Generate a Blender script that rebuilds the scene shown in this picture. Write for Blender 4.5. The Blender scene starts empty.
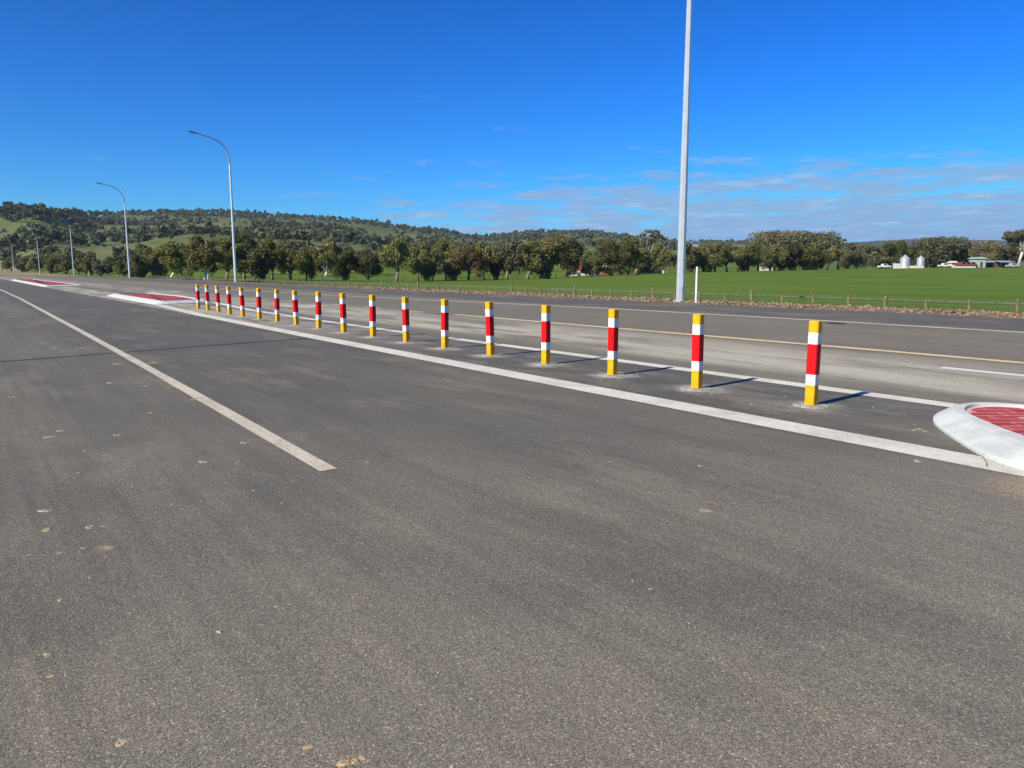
import bpy, bmesh, math, random
import numpy as np
from mathutils import Vector, noise as mnoise

random.seed(7)
rng = np.random.default_rng(11)
scene = bpy.context.scene
R = math.radians

# ------------------------------------------------------------------ camera
# world frame: +Y runs along the road away from the viewer, +X across it, metres
FPX, YH, HCAM = 770.0, 270.0, 1.65
PITCH = math.atan((384 - YH) / FPX)
YAW = R(35.7324)
cam_d = bpy.data.cameras.new('camera')
cam_d.sensor_width = 36.0
cam_d.lens = FPX / 1024 * 36.0
cam_d.clip_start = 0.05
cam_d.clip_end = 30000
cam = bpy.data.objects.new('camera', cam_d)
scene.collection.objects.link(cam)
cam.location = (0, 0, HCAM)
cam.rotation_euler = (math.pi / 2 - PITCH, 0, -YAW)
scene.camera = cam

# ------------------------------------------------------------------ light
EXPO = 0.6
SUN_EL = R(34.4)
SUN_AZ = math.atan2(-0.995, -0.107)          # clockwise from +Y
sun_dir = Vector((math.sin(SUN_AZ) * math.cos(SUN_EL), math.cos(SUN_AZ) * math.cos(SUN_EL), math.sin(SUN_EL)))
sun_d = bpy.data.lights.new('sun', 'SUN')
sun_d.energy = 4.8
sun_d.angle = R(0.53)
sun_d.color = (1.0, 0.93, 0.76)
sun = bpy.data.objects.new('sun', sun_d)
scene.collection.objects.link(sun)
sun.rotation_euler = sun_dir.to_track_quat('Z', 'Y').to_euler()
sun.location = (-30, 0, 40)

world = bpy.data.worlds.new('World')
scene.world = world
world.use_nodes = True
wn, wl = world.node_tree.nodes, world.node_tree.links
wn.clear()


def N(nodes, typ, **kw):
    n = nodes.new(typ)
    for k, v in kw.items():
        if k.startswith('i_'):
            key = k[2:]
            n.inputs[int(key) if key.isdigit() else key.replace('_', ' ')].default_value = v
        else:
            setattr(n, k, v)
    return n


def build_world():
    out = N(wn, 'ShaderNodeOutputWorld')
    bg = N(wn, 'ShaderNodeBackground')
    bg.inputs['Strength'].default_value = 0.1
    sky = N(wn, 'ShaderNodeTexSky', sky_type='NISHITA', sun_disc=False)
    sky.sun_elevation = SUN_EL
    sky.sun_rotation = SUN_AZ
    sky.altitude = 150
    sky.air_density = 1.0
    sky.dust_density = 0.25
    sky.ozone_density = 3.0
    hs = N(wn, 'ShaderNodeHueSaturation', i_Saturation=1.38, i_Value=1.0)
    wl.new(sky.outputs[0], hs.inputs['Color'])
    # clear dry air: each channel deepened as a camera of this kind records it
    ssp = N(wn, 'ShaderNodeSeparateColor'); cmb = N(wn, 'ShaderNodeCombineColor')
    wl.new(hs.outputs[0], ssp.inputs[0])
    for i, (gain, gam) in enumerate(((0.080 / 0.381 ** 1.40, 1.40), (0.505 / 0.638 ** 1.18, 1.18), (1.02 / 0.73 ** 1.38, 1.38))):
        sc_ = N(wn, 'ShaderNodeMath', operation='MULTIPLY', i_1=0.115)
        wl.new(ssp.outputs[i], sc_.inputs[0])
        pw = N(wn, 'ShaderNodeMath', operation='POWER', i_1=gam)
        cl_ = N(wn, 'ShaderNodeMath', operation='MINIMUM', i_1=0.8)
        wl.new(sc_.outputs[0], cl_.inputs[0])
        wl.new(cl_.outputs[0], pw.inputs[0])
        ml = N(wn, 'ShaderNodeMath', operation='MULTIPLY', i_1=gain / (0.1 * 2 ** EXPO))
        wl.new(pw.outputs[0], ml.inputs[0])
        wl.new(ml.outputs[0], cmb.inputs[i])
    # thin low cloud sheet: the view direction is projected on a flat cloud layer
    tc = N(wn, 'ShaderNodeTexCoord')
    sep = N(wn, 'ShaderNodeSeparateXYZ')
    wl.new(tc.outputs['Generated'], sep.inputs[0])
    zc = N(wn, 'ShaderNodeMath', operation='MAXIMUM', i_1=0.0)
    wl.new(sep.outputs['Z'], zc.inputs[0])
    za = N(wn, 'ShaderNodeMath', operation='ADD', i_1=0.075)
    wl.new(zc.outputs[0], za.inputs[0])
    inv = N(wn, 'ShaderNodeMath', operation='DIVIDE', i_0=1.0)
    wl.new(za.outputs[0], inv.inputs[1])
    pl = N(wn, 'ShaderNodeVectorMath', operation='SCALE')
    wl.new(tc.outputs['Generated'], pl.inputs[0])
    wl.new(inv.outputs[0], pl.inputs['Scale'])
    mp = N(wn, 'ShaderNodeMapping')
    mp.inputs['Rotation'].default_value = (0, 0, YAW)
    mp.inputs['Scale'].default_value = (1.1, 1.0, 0.0)
    wl.new(pl.outputs[0], mp.inputs['Vector'])
    n1 = N(wn, 'ShaderNodeTexNoise', i_Scale=1.9, i_Detail=9.0, i_Roughness=0.62)
    wl.new(mp.outputs[0], n1.inputs['Vector'])
    n2 = N(wn, 'ShaderNodeTexNoise', i_Scale=0.22, i_Detail=2.0)
    wl.new(mp.outputs[0], n2.inputs['Vector'])
    # cover grows with distance along the layer and toward the east (+X)
    lowm = N(wn, 'ShaderNodeMapRange', i_1=0.03, i_2=0.205, i_3=1.0, i_4=0.0)
    lowm.interpolation_type = 'SMOOTHERSTEP'
    wl.new(sep.outputs['Z'], lowm.inputs[0])
    east = N(wn, 'ShaderNodeMapRange', i_1=0.18, i_2=0.75, i_3=0.0, i_4=1.0)
    wl.new(sep.outputs['X'], east.inputs[0])
    e2 = N(wn, 'ShaderNodeMath', operation='MULTIPLY')
    wl.new(lowm.outputs[0], e2.inputs[0])
    wl.new(east.outputs[0], e2.inputs[1])
    cov = N(wn, 'ShaderNodeMath', operation='MULTIPLY_ADD', i_1=0.37, i_2=-0.24)
    wl.new(e2.outputs[0], cov.inputs[0])
    s1 = N(wn, 'ShaderNodeMath', operation='ADD')
    wl.new(n1.outputs['Fac'], s1.inputs[0])
    wl.new(cov.outputs[0], s1.inputs[1])
    s2 = N(wn, 'ShaderNodeMath', operation='MULTIPLY_ADD', i_1=0.25)
    wl.new(n2.outputs['Fac'], s2.inputs[0])
    wl.new(s1.outputs[0], s2.inputs[2])
    m = N(wn, 'ShaderNodeMapRange', i_1=0.52, i_2=0.72, i_3=0.0, i_4=0.78)
    m.interpolation_type = 'SMOOTHSTEP'
    wl.new(s2.outputs[0], m.inputs[0])
    # brighter tufts inside the sheet
    n3 = N(wn, 'ShaderNodeTexNoise', i_Scale=2.6, i_Detail=5.0, i_Roughness=0.6)
    wl.new(mp.outputs[0], n3.inputs['Vector'])
    br = N(wn, 'ShaderNodeMapRange', i_1=0.52, i_2=0.68)
    wl.new(n3.outputs['Fac'], br.inputs[0])
    cc = N(wn, 'ShaderNodeMix', data_type='RGBA')
    cc.inputs['A'].default_value = (2.0, 2.9, 4.5, 1)
    cc.inputs['B'].default_value = (3.2, 4.0, 5.3, 1)
    wl.new(br.outputs[0], cc.inputs['Factor'])
    mix = N(wn, 'ShaderNodeMix', data_type='RGBA')
    wl.new(m.outputs[0], mix.inputs['Factor'])
    wl.new(cmb.outputs[0], mix.inputs['A'])
    wl.new(cc.outputs['Result'], mix.inputs['B'])
    wl.new(mix.outputs['Result'], bg.inputs['Color'])
    wl.new(bg.outputs[0], out.inputs[0])


build_world()
scene.view_settings.view_transform = 'Standard'
scene.view_settings.look = 'None'
scene.view_settings.exposure = EXPO
scene.view_settings.gamma = 1.0
scene.cycles.max_bounces = 6
scene.cycles.transparent_max_bounces = 8


# ------------------------------------------------------------------ helpers
def link(o):
    scene.collection.objects.link(o)
    return o


def tag(o, label=None, cat=None, group=None, kind=None):
    if label: o['label'] = label
    if cat: o['category'] = cat
    if group: o['group'] = group
    if kind: o['kind'] = kind
    return o


def empty(name, loc=(0, 0, 0), rz=0.0):
    o = bpy.data.objects.new(name, None)
    o.empty_display_size = 0.2
    o.location = loc
    o.rotation_euler = (0, 0, rz)
    return link(o)


def mesh(name, v, f, mat=None, smooth=False):
    m = bpy.data.meshes.new(name)
    m.from_pydata([tuple(p) for p in v], [], [tuple(q) for q in f])
    if mat: m.materials.append(mat)
    if smooth:
        m.polygons.foreach_set('use_smooth', [True] * len(m.polygons))
    m.update()
    return m


def mesh_np(name, v, f, mat=None, smooth=False):
    """v (n,3), f (m,k) with k = 3 or 4"""
    m = bpy.data.meshes.new(name)
    n, k = f.shape
    m.vertices.add(len(v)); m.vertices.foreach_set('co', np.ascontiguousarray(v, dtype=np.float32).ravel())
    m.loops.add(n * k); m.loops.foreach_set('vertex_index', np.ascontiguousarray(f, dtype=np.int32).ravel())
    m.polygons.add(n); m.polygons.foreach_set('loop_start', np.arange(0, n * k, k, dtype=np.int32))
    if smooth: m.polygons.foreach_set('use_smooth', np.ones(n, dtype=bool))
    if mat: m.materials.append(mat)
    m.update(calc_edges=True)
    m.validate()
    return m


def obj(name, m, parent=None, loc=None, rot=None):
    o = bpy.data.objects.new(name, m)
    if parent is not None: o.parent = parent
    if loc is not None: o.location = loc
    if rot is not None: o.rotation_euler = rot
    return link(o)


class MB:
    def __init__(self): self.v, self.f = [], []
    def add(self, v, f):
        b = len(self.v); self.v += [tuple(p) for p in v]; self.f += [tuple(i + b for i in q) for q in f]
    def box(self, x0, x1, y0, y1, z0, z1):
        self.add([(x0, y0, z0), (x1, y0, z0), (x1, y1, z0), (x0, y1, z0), (x0, y0, z1), (x1, y0, z1), (x1, y1, z1), (x0, y1, z1)],
                 [(3, 2, 1, 0), (4, 5, 6, 7), (0, 1, 5, 4), (1, 2, 6, 5), (2, 3, 7, 6), (3, 0, 4, 7)])
    def tube(self, pts, rad, n=8, cap=True, phase=0.0):
        pts = [Vector(p) for p in pts]
        b = len(self.v); ref = None
        for i, p in enumerate(pts):
            d = (pts[min(i + 1, len(pts) - 1)] - pts[max(i - 1, 0)]).normalized()
            if ref is None:
                ref = Vector((1, 0, 0)) if abs(d.x) < 0.8 else Vector((0, 1, 0))
            a1 = (ref - d * ref.dot(d)).normalized(); a2 = d.cross(a1); ref = a1
            r = rad[i] if hasattr(rad, '__len__') else rad
            for k in range(n):
                an = 2 * math.pi * k / n + phase
                self.v.append(tuple(p + a1 * (r * math.cos(an)) + a2 * (r * math.sin(an))))
        for i in range(len(pts) - 1):
            for k in range(n):
                q = (k + 1) % n
                self.f.append((b + i * n + k, b + i * n + q, b + (i + 1) * n + q, b + (i + 1) * n + k))
        if cap:
            self.f.append(tuple(b + k for k in reversed(range(n))))
            e = b + (len(pts) - 1) * n
            self.f.append(tuple(e + k for k in range(n)))
    def lathe(self, prof, n=24, c=(0, 0)):
        b = len(self.v)
        for r, z in prof:
            for k in range(n):
                an = 2 * math.pi * k / n
                self.v.append((c[0] + r * math.cos(an), c[1] + r * math.sin(an), z))
        for i in range(len(prof) - 1):
            for k in range(n):
                q = (k + 1) % n
                self.f.append((b + i * n + k, b + i * n + q, b + (i + 1) * n + q, b + (i + 1) * n + k))
        self.f.append(tuple(b + k for k in reversed(range(n))))
        e = b + (len(prof) - 1) * n
        self.f.append(tuple(e + k for k in range(n)))
    def mesh(self, name, mat=None, smooth=False): return mesh(name, self.v, self.f, mat, smooth)
    def build(self, name, mat, parent=None, smooth=False): return obj(name, self.mesh(name, mat, smooth), parent)


def at(x, y, D):
    """a spot surveyed by its bearing, dip and distance from the viewer"""
    r = (x - 512) / FPX; u = -(y - 384) / FPX
    Y = math.cos(PITCH) + math.sin(PITCH) * u; Z = -math.sin(PITCH) + math.cos(PITCH) * u
    k = D / Y; ca, sa = math.cos(YAW), math.sin(YAW)
    return Vector(((r * ca + Y * sa) * k, (-r * sa + Y * ca) * k, HCAM + Z * k))


# ------------------------------------------------------------------ materials
def new_mat(name, rough=0.8, spec=0.3):
    m = bpy.data.materials.new(name); m.use_nodes = True
    nt = m.node_tree; b = nt.nodes['Principled BSDF']
    b.inputs['Roughness'].default_value = rough
    b.inputs['Specular IOR Level'].default_value = spec
    return m, nt.nodes, nt.links, b


def rgb(nodes, c):
    n = nodes.new('ShaderNodeRGB'); n.outputs[0].default_value = (*c, 1); return n.outputs[0]


def mixc(nodes, links, fac, a, b, blend='MIX'):
    n = nodes.new('ShaderNodeMix'); n.data_type = 'RGBA'; n.blend_type = blend
    for key, val in (('Factor', fac), ('A', a), ('B', b)):
        if hasattr(val, 'is_linked') or hasattr(val, 'links'): links.new(val, n.inputs[key])
        elif key == 'Factor': n.inputs[key].default_value = val
        else: n.inputs[key].default_value = (*val, 1)
    return n.outputs['Result']


def math_n(nodes, links, op, a, b=None, c=None, clamp=False):
    n = nodes.new('ShaderNodeMath'); n.operation = op; n.use_clamp = clamp
    for i, val in enumerate((a, b, c)):
        if val is None: continue
        if hasattr(val, 'links'): links.new(val, n.inputs[i])
        else: n.inputs[i].default_value = val
    return n.outputs[0]


def ramp(nodes, links, v, a, b, lo=0.0, hi=1.0, smooth=True):
    n = nodes.new('ShaderNodeMapRange')
    if smooth: n.interpolation_type = 'SMOOTHSTEP'
    links.new(v, n.inputs[0])
    for i, x in enumerate((a, b, lo, hi)): n.inputs[i + 1].default_value = x
    return n.outputs[0]


def coords(nodes, links, scale=(1, 1, 1), loc=(0, 0, 0), rot=(0, 0, 0), space='Object'):
    tc = nodes.new('ShaderNodeTexCoord'); mp = nodes.new('ShaderNodeMapping')
    mp.inputs['Scale'].default_value = scale; mp.inputs['Location'].default_value = loc; mp.inputs['Rotation'].default_value = rot
    links.new(tc.outputs[space], mp.inputs['Vector'])
    return mp.outputs[0]


def noise_n(nodes, links, vec, scale, detail=4, rough=0.55, out='Fac'):
    n = nodes.new('ShaderNodeTexNoise'); n.inputs['Scale'].default_value = scale
    n.inputs['Detail'].default_value = detail; n.inputs['Roughness'].default_value = rough
    links.new(vec, n.inputs['Vector']); return n.outputs[out]


def bump(nodes, links, b, h, strength=0.3, dist=0.01):
    n = nodes.new('ShaderNodeBump'); n.inputs['Strength'].default_value = strength; n.inputs['Distance'].default_value = dist
    links.new(h, n.inputs['Height']); links.new(n.outputs[0], b.inputs['Normal'])


def plain(name, c, rough=0.7, spec=0.3, metal=0.0, var=0.15, scale=6.0):
    m, nd, lk, b = new_mat(name, rough, spec)
    b.inputs['Metallic'].default_value = metal
    v = coords(nd, lk)
    n = noise_n(nd, lk, v, scale, 5, 0.6)
    f = ramp(nd, lk, n, 0.3, 0.7, 1 - var, 1 + var)
    col = mixc(nd, lk, 1.0, rgb(nd, c), rgb(nd, (1, 1, 1)), 'MULTIPLY')
    mul = nd.new('ShaderNodeVectorMath'); mul.operation = 'SCALE'
    lk.new(col, mul.inputs[0]); lk.new(f, mul.inputs['Scale'])
    lk.new(mul.outputs[0], b.inputs['Base Color'])
    return m


BOLL_T, BOLL_S0, BOLL_DS, BOLL_N = 8.36, 5.42, 1.727, 18


def aggregate(nd, lk, scale=150.0):
    """random brightness per stone chip, and a relief height"""
    v = coords(nd, lk)
    vo = nd.new('ShaderNodeTexVoronoi'); vo.inputs['Scale'].default_value = scale
    lk.new(v, vo.inputs['Vector'])
    sp = nd.new('ShaderNodeSeparateColor'); lk.new(vo.outputs['Color'], sp.inputs[0])
    return sp.outputs[0], vo.outputs['Distance'], sp.outputs[1]


def cl0(nd, lk):
    return noise_n(nd, lk, coords(nd, lk, (0.8, 0.5, 1), (1.3, 4, 0)), 0.6, 5, 0.6)


def asphalt_mat():
    m, nd, lk, b = new_mat('asphalt', 0.82, 0.35)
    v = coords(nd, lk)
    sx = nd.new('ShaderNodeSeparateXYZ'); lk.new(v, sx.inputs[0])
    T, S = sx.outputs['X'], sx.outputs['Y']
    # binder tone, broad patches and streaks laid along the road by the paver and tyres
    big = noise_n(nd, lk, coords(nd, lk, (1.0, 0.45, 1)), 0.33, 5, 0.62)
    streak = noise_n(nd, lk, coords(nd, lk, (2.2, 0.07, 1)), 1.0, 6, 0.66)
    fine = noise_n(nd, lk, v, 2.3, 6, 0.65)
    c = mixc(nd, lk, ramp(nd, lk, big, 0.35, 0.65), (0.098, 0.091, 0.073), (0.142, 0.127, 0.096))
    c = mixc(nd, lk, ramp(nd, lk, streak, 0.4, 0.72, 0.0, 0.75), c, (0.142, 0.127, 0.096))
    # the running lane beside the painted island is newer and darker
    lane = math_n(nd, lk, 'MULTIPLY', ramp(nd, lk, T, 2.3, 2.7), ramp(nd, lk, T, 6.9, 7.3, 1, 0))
    sfar = ramp(nd, lk, S, 5, 16)
    lane = math_n(nd, lk, 'MULTIPLY', lane, sfar)
    c = mixc(nd, lk, math_n(nd, lk, 'MULTIPLY', lane, 0.6), c, (0.078, 0.073, 0.059))
    isl = math_n(nd, lk, 'MULTIPLY', ramp(nd, lk, T, 7.1, 7.3), ramp(nd, lk, T, 9.6, 9.8, 1, 0))
    isln = math_n(nd, lk, 'MULTIPLY', isl, ramp(nd, lk, S, 9, 26, 1, 0))
    c = mixc(nd, lk, math_n(nd, lk, 'MULTIPLY', isln, 0.75), c, (0.080, 0.074, 0.060))
    # brown far carriageway, dark shoulder
    far = ramp(nd, lk, T, 9.8, 10.3)
    c = mixc(nd, lk, math_n(nd, lk, 'MULTIPLY', far, 0.75), c, (0.158, 0.138, 0.099))
    sh = ramp(nd, lk, math_n(nd, lk, 'ADD', T, math_n(nd, lk, 'MULTIPLY', fine, 0.4)), 18.2, 18.6)
    c = mixc(nd, lk, sh, c, (0.095, 0.086, 0.069))
    # sand washed over the lane behind the posts and over the far end of the painted island
    dn = noise_n(nd, lk, coords(nd, lk, (1.0, 0.16, 1)), 1.1, 8, 0.68)
    d1 = math_n(nd, lk, 'MULTIPLY', ramp(nd, lk, T, 10.3, 11.0), ramp(nd, lk, T, 12.2, 14.0, 1, 0))
    d1 = math_n(nd, lk, 'MULTIPLY', d1, ramp(nd, lk, S, 60, 24, 0.45, 1.0))
    d2 = math_n(nd, lk, 'MULTIPLY', isl, ramp(nd, lk, S, 13, 30))
    d = math_n(nd, lk, 'MAXIMUM', d1, d2)
    d = math_n(nd, lk, 'MULTIPLY', d, ramp(nd, lk, dn, 0.34, 0.58))
    c = mixc(nd, lk, math_n(nd, lk, 'MULTIPLY', d, 0.85), c, (0.42, 0.385, 0.30))
    # pale drilling dust round each post
    k = math_n(nd, lk, 'DIVIDE', math_n(nd, lk, 'SUBTRACT', S, BOLL_S0), BOLL_DS)
    fr = math_n(nd, lk, 'SUBTRACT', k, math_n(nd, lk, 'ROUND', k))
    ds = math_n(nd, lk, 'MULTIPLY', fr, BOLL_DS)
    dt = math_n(nd, lk, 'SUBTRACT', T, BOLL_T)
    rr = math_n(nd, lk, 'SQRT', math_n(nd, lk, 'ADD', math_n(nd, lk, 'MULTIPLY', ds, ds), math_n(nd, lk, 'MULTIPLY', dt, dt)))
    rr = math_n(nd, lk, 'ADD', rr, math_n(nd, lk, 'MULTIPLY', math_n(nd, lk, 'SUBTRACT', noise_n(nd, lk, v, 3.5, 6, 0.7), 0.5), 0.9))
    ring = ramp(nd, lk, rr, 0.18, 0.55, 0.75, 0.0)
    ring = math_n(nd, lk, 'MULTIPLY', ring, ramp(nd, lk, noise_n(nd, lk, v, 0.9, 4, 0.6), 0.30, 0.62, 0.3, 1.15))
    ins = math_n(nd, lk, 'MULTIPLY', ramp(nd, lk, S, 4.4, 4.7), ramp(nd, lk, S, 36.2, 36.6, 1, 0))
    c = mixc(nd, lk, math_n(nd, lk, 'MULTIPLY', math_n(nd, lk, 'MULTIPLY', ring, ins), isl), c, (0.36, 0.34, 0.30))
    md = ramp(nd, lk, noise_n(nd, lk, coords(nd, lk, (1.3, 0.6, 1), (5, 2, 0)), 1.4, 7, 0.72), 0.46, 0.70, 0, 0.55)
    c = mixc(nd, lk, math_n(nd, lk, 'MULTIPLY', md, isl), c, (0.24, 0.215, 0.17))
    # sand spilt at the kerb of the near island, trailing down the lane
    px = math_n(nd, lk, 'SUBTRACT', T, 6.62); py = math_n(nd, lk, 'SUBTRACT', S, 2.25)
    px2 = math_n(nd, lk, 'MULTIPLY', px, px); py2 = math_n(nd, lk, 'MULTIPLY', math_n(nd, lk, 'MULTIPLY', py, py), 1.6)
    rs = math_n(nd, lk, 'SQRT', math_n(nd, lk, 'ADD', px2, py2))
    rs = math_n(nd, lk, 'ADD', rs, math_n(nd, lk, 'MULTIPLY', fine, 0.3))
    c = mixc(nd, lk, ramp(nd, lk, rs, 0.22, 0.80, 0.95, 0.0), c, (0.40, 0.27, 0.135))
    # brown dust towards the near right and the near left of the junction
    bd = math_n(nd, lk, 'MULTIPLY', ramp(nd, lk, S, 1.0, 6.5, 1, 0), ramp(nd, lk, cl0(nd, lk), 0.3, 0.6))
    c = mixc(nd, lk, math_n(nd, lk, 'MULTIPLY', bd, 0.8), c, (0.200, 0.174, 0.130))
    # light dust haze and clay smears over everything
    cl = noise_n(nd, lk, coords(nd, lk, (1.2, 0.4, 1), (3, 9, 0)), 0.9, 8, 0.7)
    c = mixc(nd, lk, ramp(nd, lk, cl, 0.48, 0.70, 0, 0.55), c, (0.22, 0.185, 0.13))
    # spots of dried clay
    vs = nd.new('ShaderNodeTexVoronoi'); vs.inputs['Scale'].default_value = 1.15
    vw = nd.new('ShaderNodeVectorMath'); vw.operation = 'ADD'
    nz = noise_n(nd, lk, v, 9, 3, 0.6, 'Color')
    sc = nd.new('ShaderNodeVectorMath'); sc.operation = 'SCALE'; sc.inputs['Scale'].default_value = 0.12
    lk.new(nz, sc.inputs[0]); lk.new(v, vw.inputs[0]); lk.new(sc.outputs[0], vw.inputs[1]); lk.new(vw.outputs[0], vs.inputs['Vector'])
    sp = nd.new('ShaderNodeSeparateColor'); lk.new(vs.outputs['Color'], sp.inputs[0])
    spot = math_n(nd, lk, 'MULTIPLY', ramp(nd, lk, vs.outputs['Distance'], 0.03, 0.085, 1, 0), ramp(nd, lk, sp.outputs[0], 0.62, 0.70))
    spot = math_n(nd, lk, 'MULTIPLY', spot, ramp(nd, lk, T, 5.2, 6.6, 1, 0))
    c = mixc(nd, lk, math_n(nd, lk, 'MULTIPLY', spot, 0.6), c, mixc(nd, lk, sp.outputs[1], (0.38, 0.33, 0.26), (0.42, 0.29, 0.16)))
    # fine scuffs drawn out along the road by tyres and brooms
    sc1 = noise_n(nd, lk, coords(nd, lk, (9.0, 0.22, 1)), 1.0, 5, 0.7)
    scf = nd.new('ShaderNodeVectorMath'); scf.operation = 'SCALE'
    lk.new(c, scf.inputs[0]); lk.new(ramp(nd, lk, sc1, 0.3, 0.72, 0.92, 1.11), scf.inputs['Scale'])
    c = scf.outputs[0]
    # stone chips
    a, dist, a2 = aggregate(nd, lk, 160)
    chip = ramp(nd, lk, a, 0.0, 1.0, 0.58, 1.36, False)
    hot = ramp(nd, lk, a2, 0.93, 0.98, 0, 1.2)
    chip = math_n(nd, lk, 'ADD', chip, hot)
    mul = nd.new('ShaderNodeVectorMath'); mul.operation = 'SCALE'
    lk.new(c, mul.inputs[0]); lk.new(chip, mul.inputs['Scale'])
    lk.new(mul.outputs[0], b.inputs['Base Color'])
    lk.new(ramp(nd, lk, a, 0, 1, 0.62, 0.95, False), b.inputs['Roughness'])
    h = math_n(nd, lk, 'ADD', math_n(nd, lk, 'MULTIPLY', dist, -1.0), math_n(nd, lk, 'MULTIPLY', a, 0.5))
    bump(nd, lk, b, h, 0.35, 0.005)
    return m


def paint_mat(name, c, wear=0.5, dirt=(0.30, 0.26, 0.19), dirt_amt=0.35):
    m, nd, lk, b = new_mat(name, 0.65, 0.35)
    v = coords(nd, lk)
    n = noise_n(nd, lk, v, 1.3, 6, 0.65)
    col = mixc(nd, lk, ramp(nd, lk, n, 0.38, 0.72, 0, dirt_amt), c, dirt)
    a, dist, a2 = aggregate(nd, lk, 140)
    chip = ramp(nd, lk, a, 0, 1, 0.86, 1.06, False)
    mul = nd.new('ShaderNodeVectorMath'); mul.operation = 'SCALE'
    lk.new(col, mul.inputs[0]); lk.new(chip, mul.inputs['Scale'])
    # paint worn off the high chips
    wn_ = noise_n(nd, lk, v, 14, 5, 0.7)
    w = math_n(nd, lk, 'MULTIPLY', ramp(nd, lk, math_n(nd, lk, 'ADD', wn_, math_n(nd, lk, 'MULTIPLY', a2, 0.25)), 0.68, 0.84), wear)
    col2 = mixc(nd, lk, w, mul.outputs[0], (0.085, 0.08, 0.075))
    lk.new(col2, b.inputs['Base Color'])
    bump(nd, lk, b, math_n(nd, lk, 'MULTIPLY', dist, -1.0), 0.35, 0.005)
    return m


def ground_mat():
    m, nd, lk, b = new_mat('paddock_ground', 0.95, 0.1)
    v = coords(nd, lk)
    sx = nd.new('ShaderNodeSeparateXYZ'); lk.new(v, sx.inputs[0])
    big = noise_n(nd, lk, v, 0.03, 4, 0.6)
    rows = noise_n(nd, lk, coords(nd, lk, (0.25, 0.03, 1), rot=(0, 0, R(38))), 1.0, 5, 0.6)
    fine = noise_n(nd, lk, v, 3.0, 8, 0.75)
    c = mixc(nd, lk, ramp(nd, lk, big, 0.35, 0.65), (0.088, 0.142, 0.014), (0.114, 0.168, 0.022))
    c = mixc(nd, lk, ramp(nd, lk, rows, 0.45, 0.68, 0, 0.6), c, (0.068, 0.116, 0.012))
    c = mixc(nd, lk, ramp(nd, lk, fine, 0.5, 0.75, 0, 0.5), c, (0.130, 0.185, 0.034))
    # hill pasture: duller, with bare and stony patches
    hm = ramp(nd, lk, sx.outputs['Z'], 3.0, 9.0)
    hn = noise_n(nd, lk, v, 0.011, 6, 0.6)
    hn2 = noise_n(nd, lk, v, 0.05, 6, 0.65)
    hc = mixc(nd, lk, ramp(nd, lk, hn, 0.4, 0.62), (0.088, 0.120, 0.036), (0.135, 0.138, 0.062))
    hc = mixc(nd, lk, ramp(nd, lk, hn2, 0.55, 0.72, 0, 0.7), hc, (0.150, 0.130, 0.080))
    far_ = nd.new('ShaderNodeVectorMath'); far_.operation = 'LENGTH'; lk.new(v, far_.inputs[0])
    wood = math_n(nd, lk, 'MULTIPLY', ramp(nd, lk, far_.outputs['Value'], 2300, 2900), ramp(nd, lk, hn2, 0.36, 0.5, 0.75, 1.0))
    hc = mixc(nd, lk, wood, hc, (0.050, 0.056, 0.030))
    c = mixc(nd, lk, hm, c, hc)
    de = math_n(nd, lk, 'MULTIPLY', ramp(nd, lk, sx.outputs['Y'], 105, 150), ramp(nd, lk, math_n(nd, lk, 'ADD', sx.outputs['X'], math_n(nd, lk, 'MULTIPLY', big, 14)), 33, 38, 1, 0))
    c = mixc(nd, lk, math_n(nd, lk, 'MULTIPLY', de, 0.85), c, mixc(nd, lk, fine, (0.20, 0.135, 0.085), (0.30, 0.235, 0.16)))
    lk.new(c, b.inputs['Base Color'])
    bump(nd, lk, b, fine, 0.7, 0.15)
    return m


def verge_mat():
    m, nd, lk, b = new_mat('verge_gravel', 0.95, 0.1)
    v = coords(nd, lk)
    n1 = noise_n(nd, lk, v, 1.2, 6, 0.65)
    n2 = noise_n(nd, lk, v, 14, 5, 0.7)
    c = mixc(nd, lk, ramp(nd, lk, n2, 0.3, 0.7), (0.10, 0.075, 0.055), (0.24, 0.185, 0.135))
    at_ = nd.new('ShaderNodeAttribute'); at_.attribute_name = 'grass'
    g = math_n(nd, lk, 'ADD', at_.outputs['Fac'], math_n(nd, lk, 'MULTIPLY', math_n(nd, lk, 'SUBTRACT', n1, 0.5), 0.9))
    gc = mixc(nd, lk, n2, (0.066, 0.108, 0.016), (0.100, 0.140, 0.030))
    c = mixc(nd, lk, ramp(nd, lk, g, 0.42, 0.62), c, gc)
    lk.new(c, b.inputs['Base Color'])
    bump(nd, lk, b, n2, 0.8, 0.04)
    return m


def rock_mat():
    m, nd, lk, b = new_mat('rubble', 0.95, 0.15)
    v = coords(nd, lk)
    n = noise_n(nd, lk, v, 5.5, 3, 0.5); n2 = noise_n(nd, lk, v, 38, 4, 0.7)
    c = mixc(nd, lk, ramp(nd, lk, n, 0.38, 0.62), (0.085, 0.056, 0.036), (0.27, 0.205, 0.145))
    c = mixc(nd, lk, ramp(nd, lk, n2, 0.35, 0.7, 0, 0.5), c, (0.24, 0.17, 0.11))
    lk.new(c, b.inputs['Base Color'])
    return m


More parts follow.
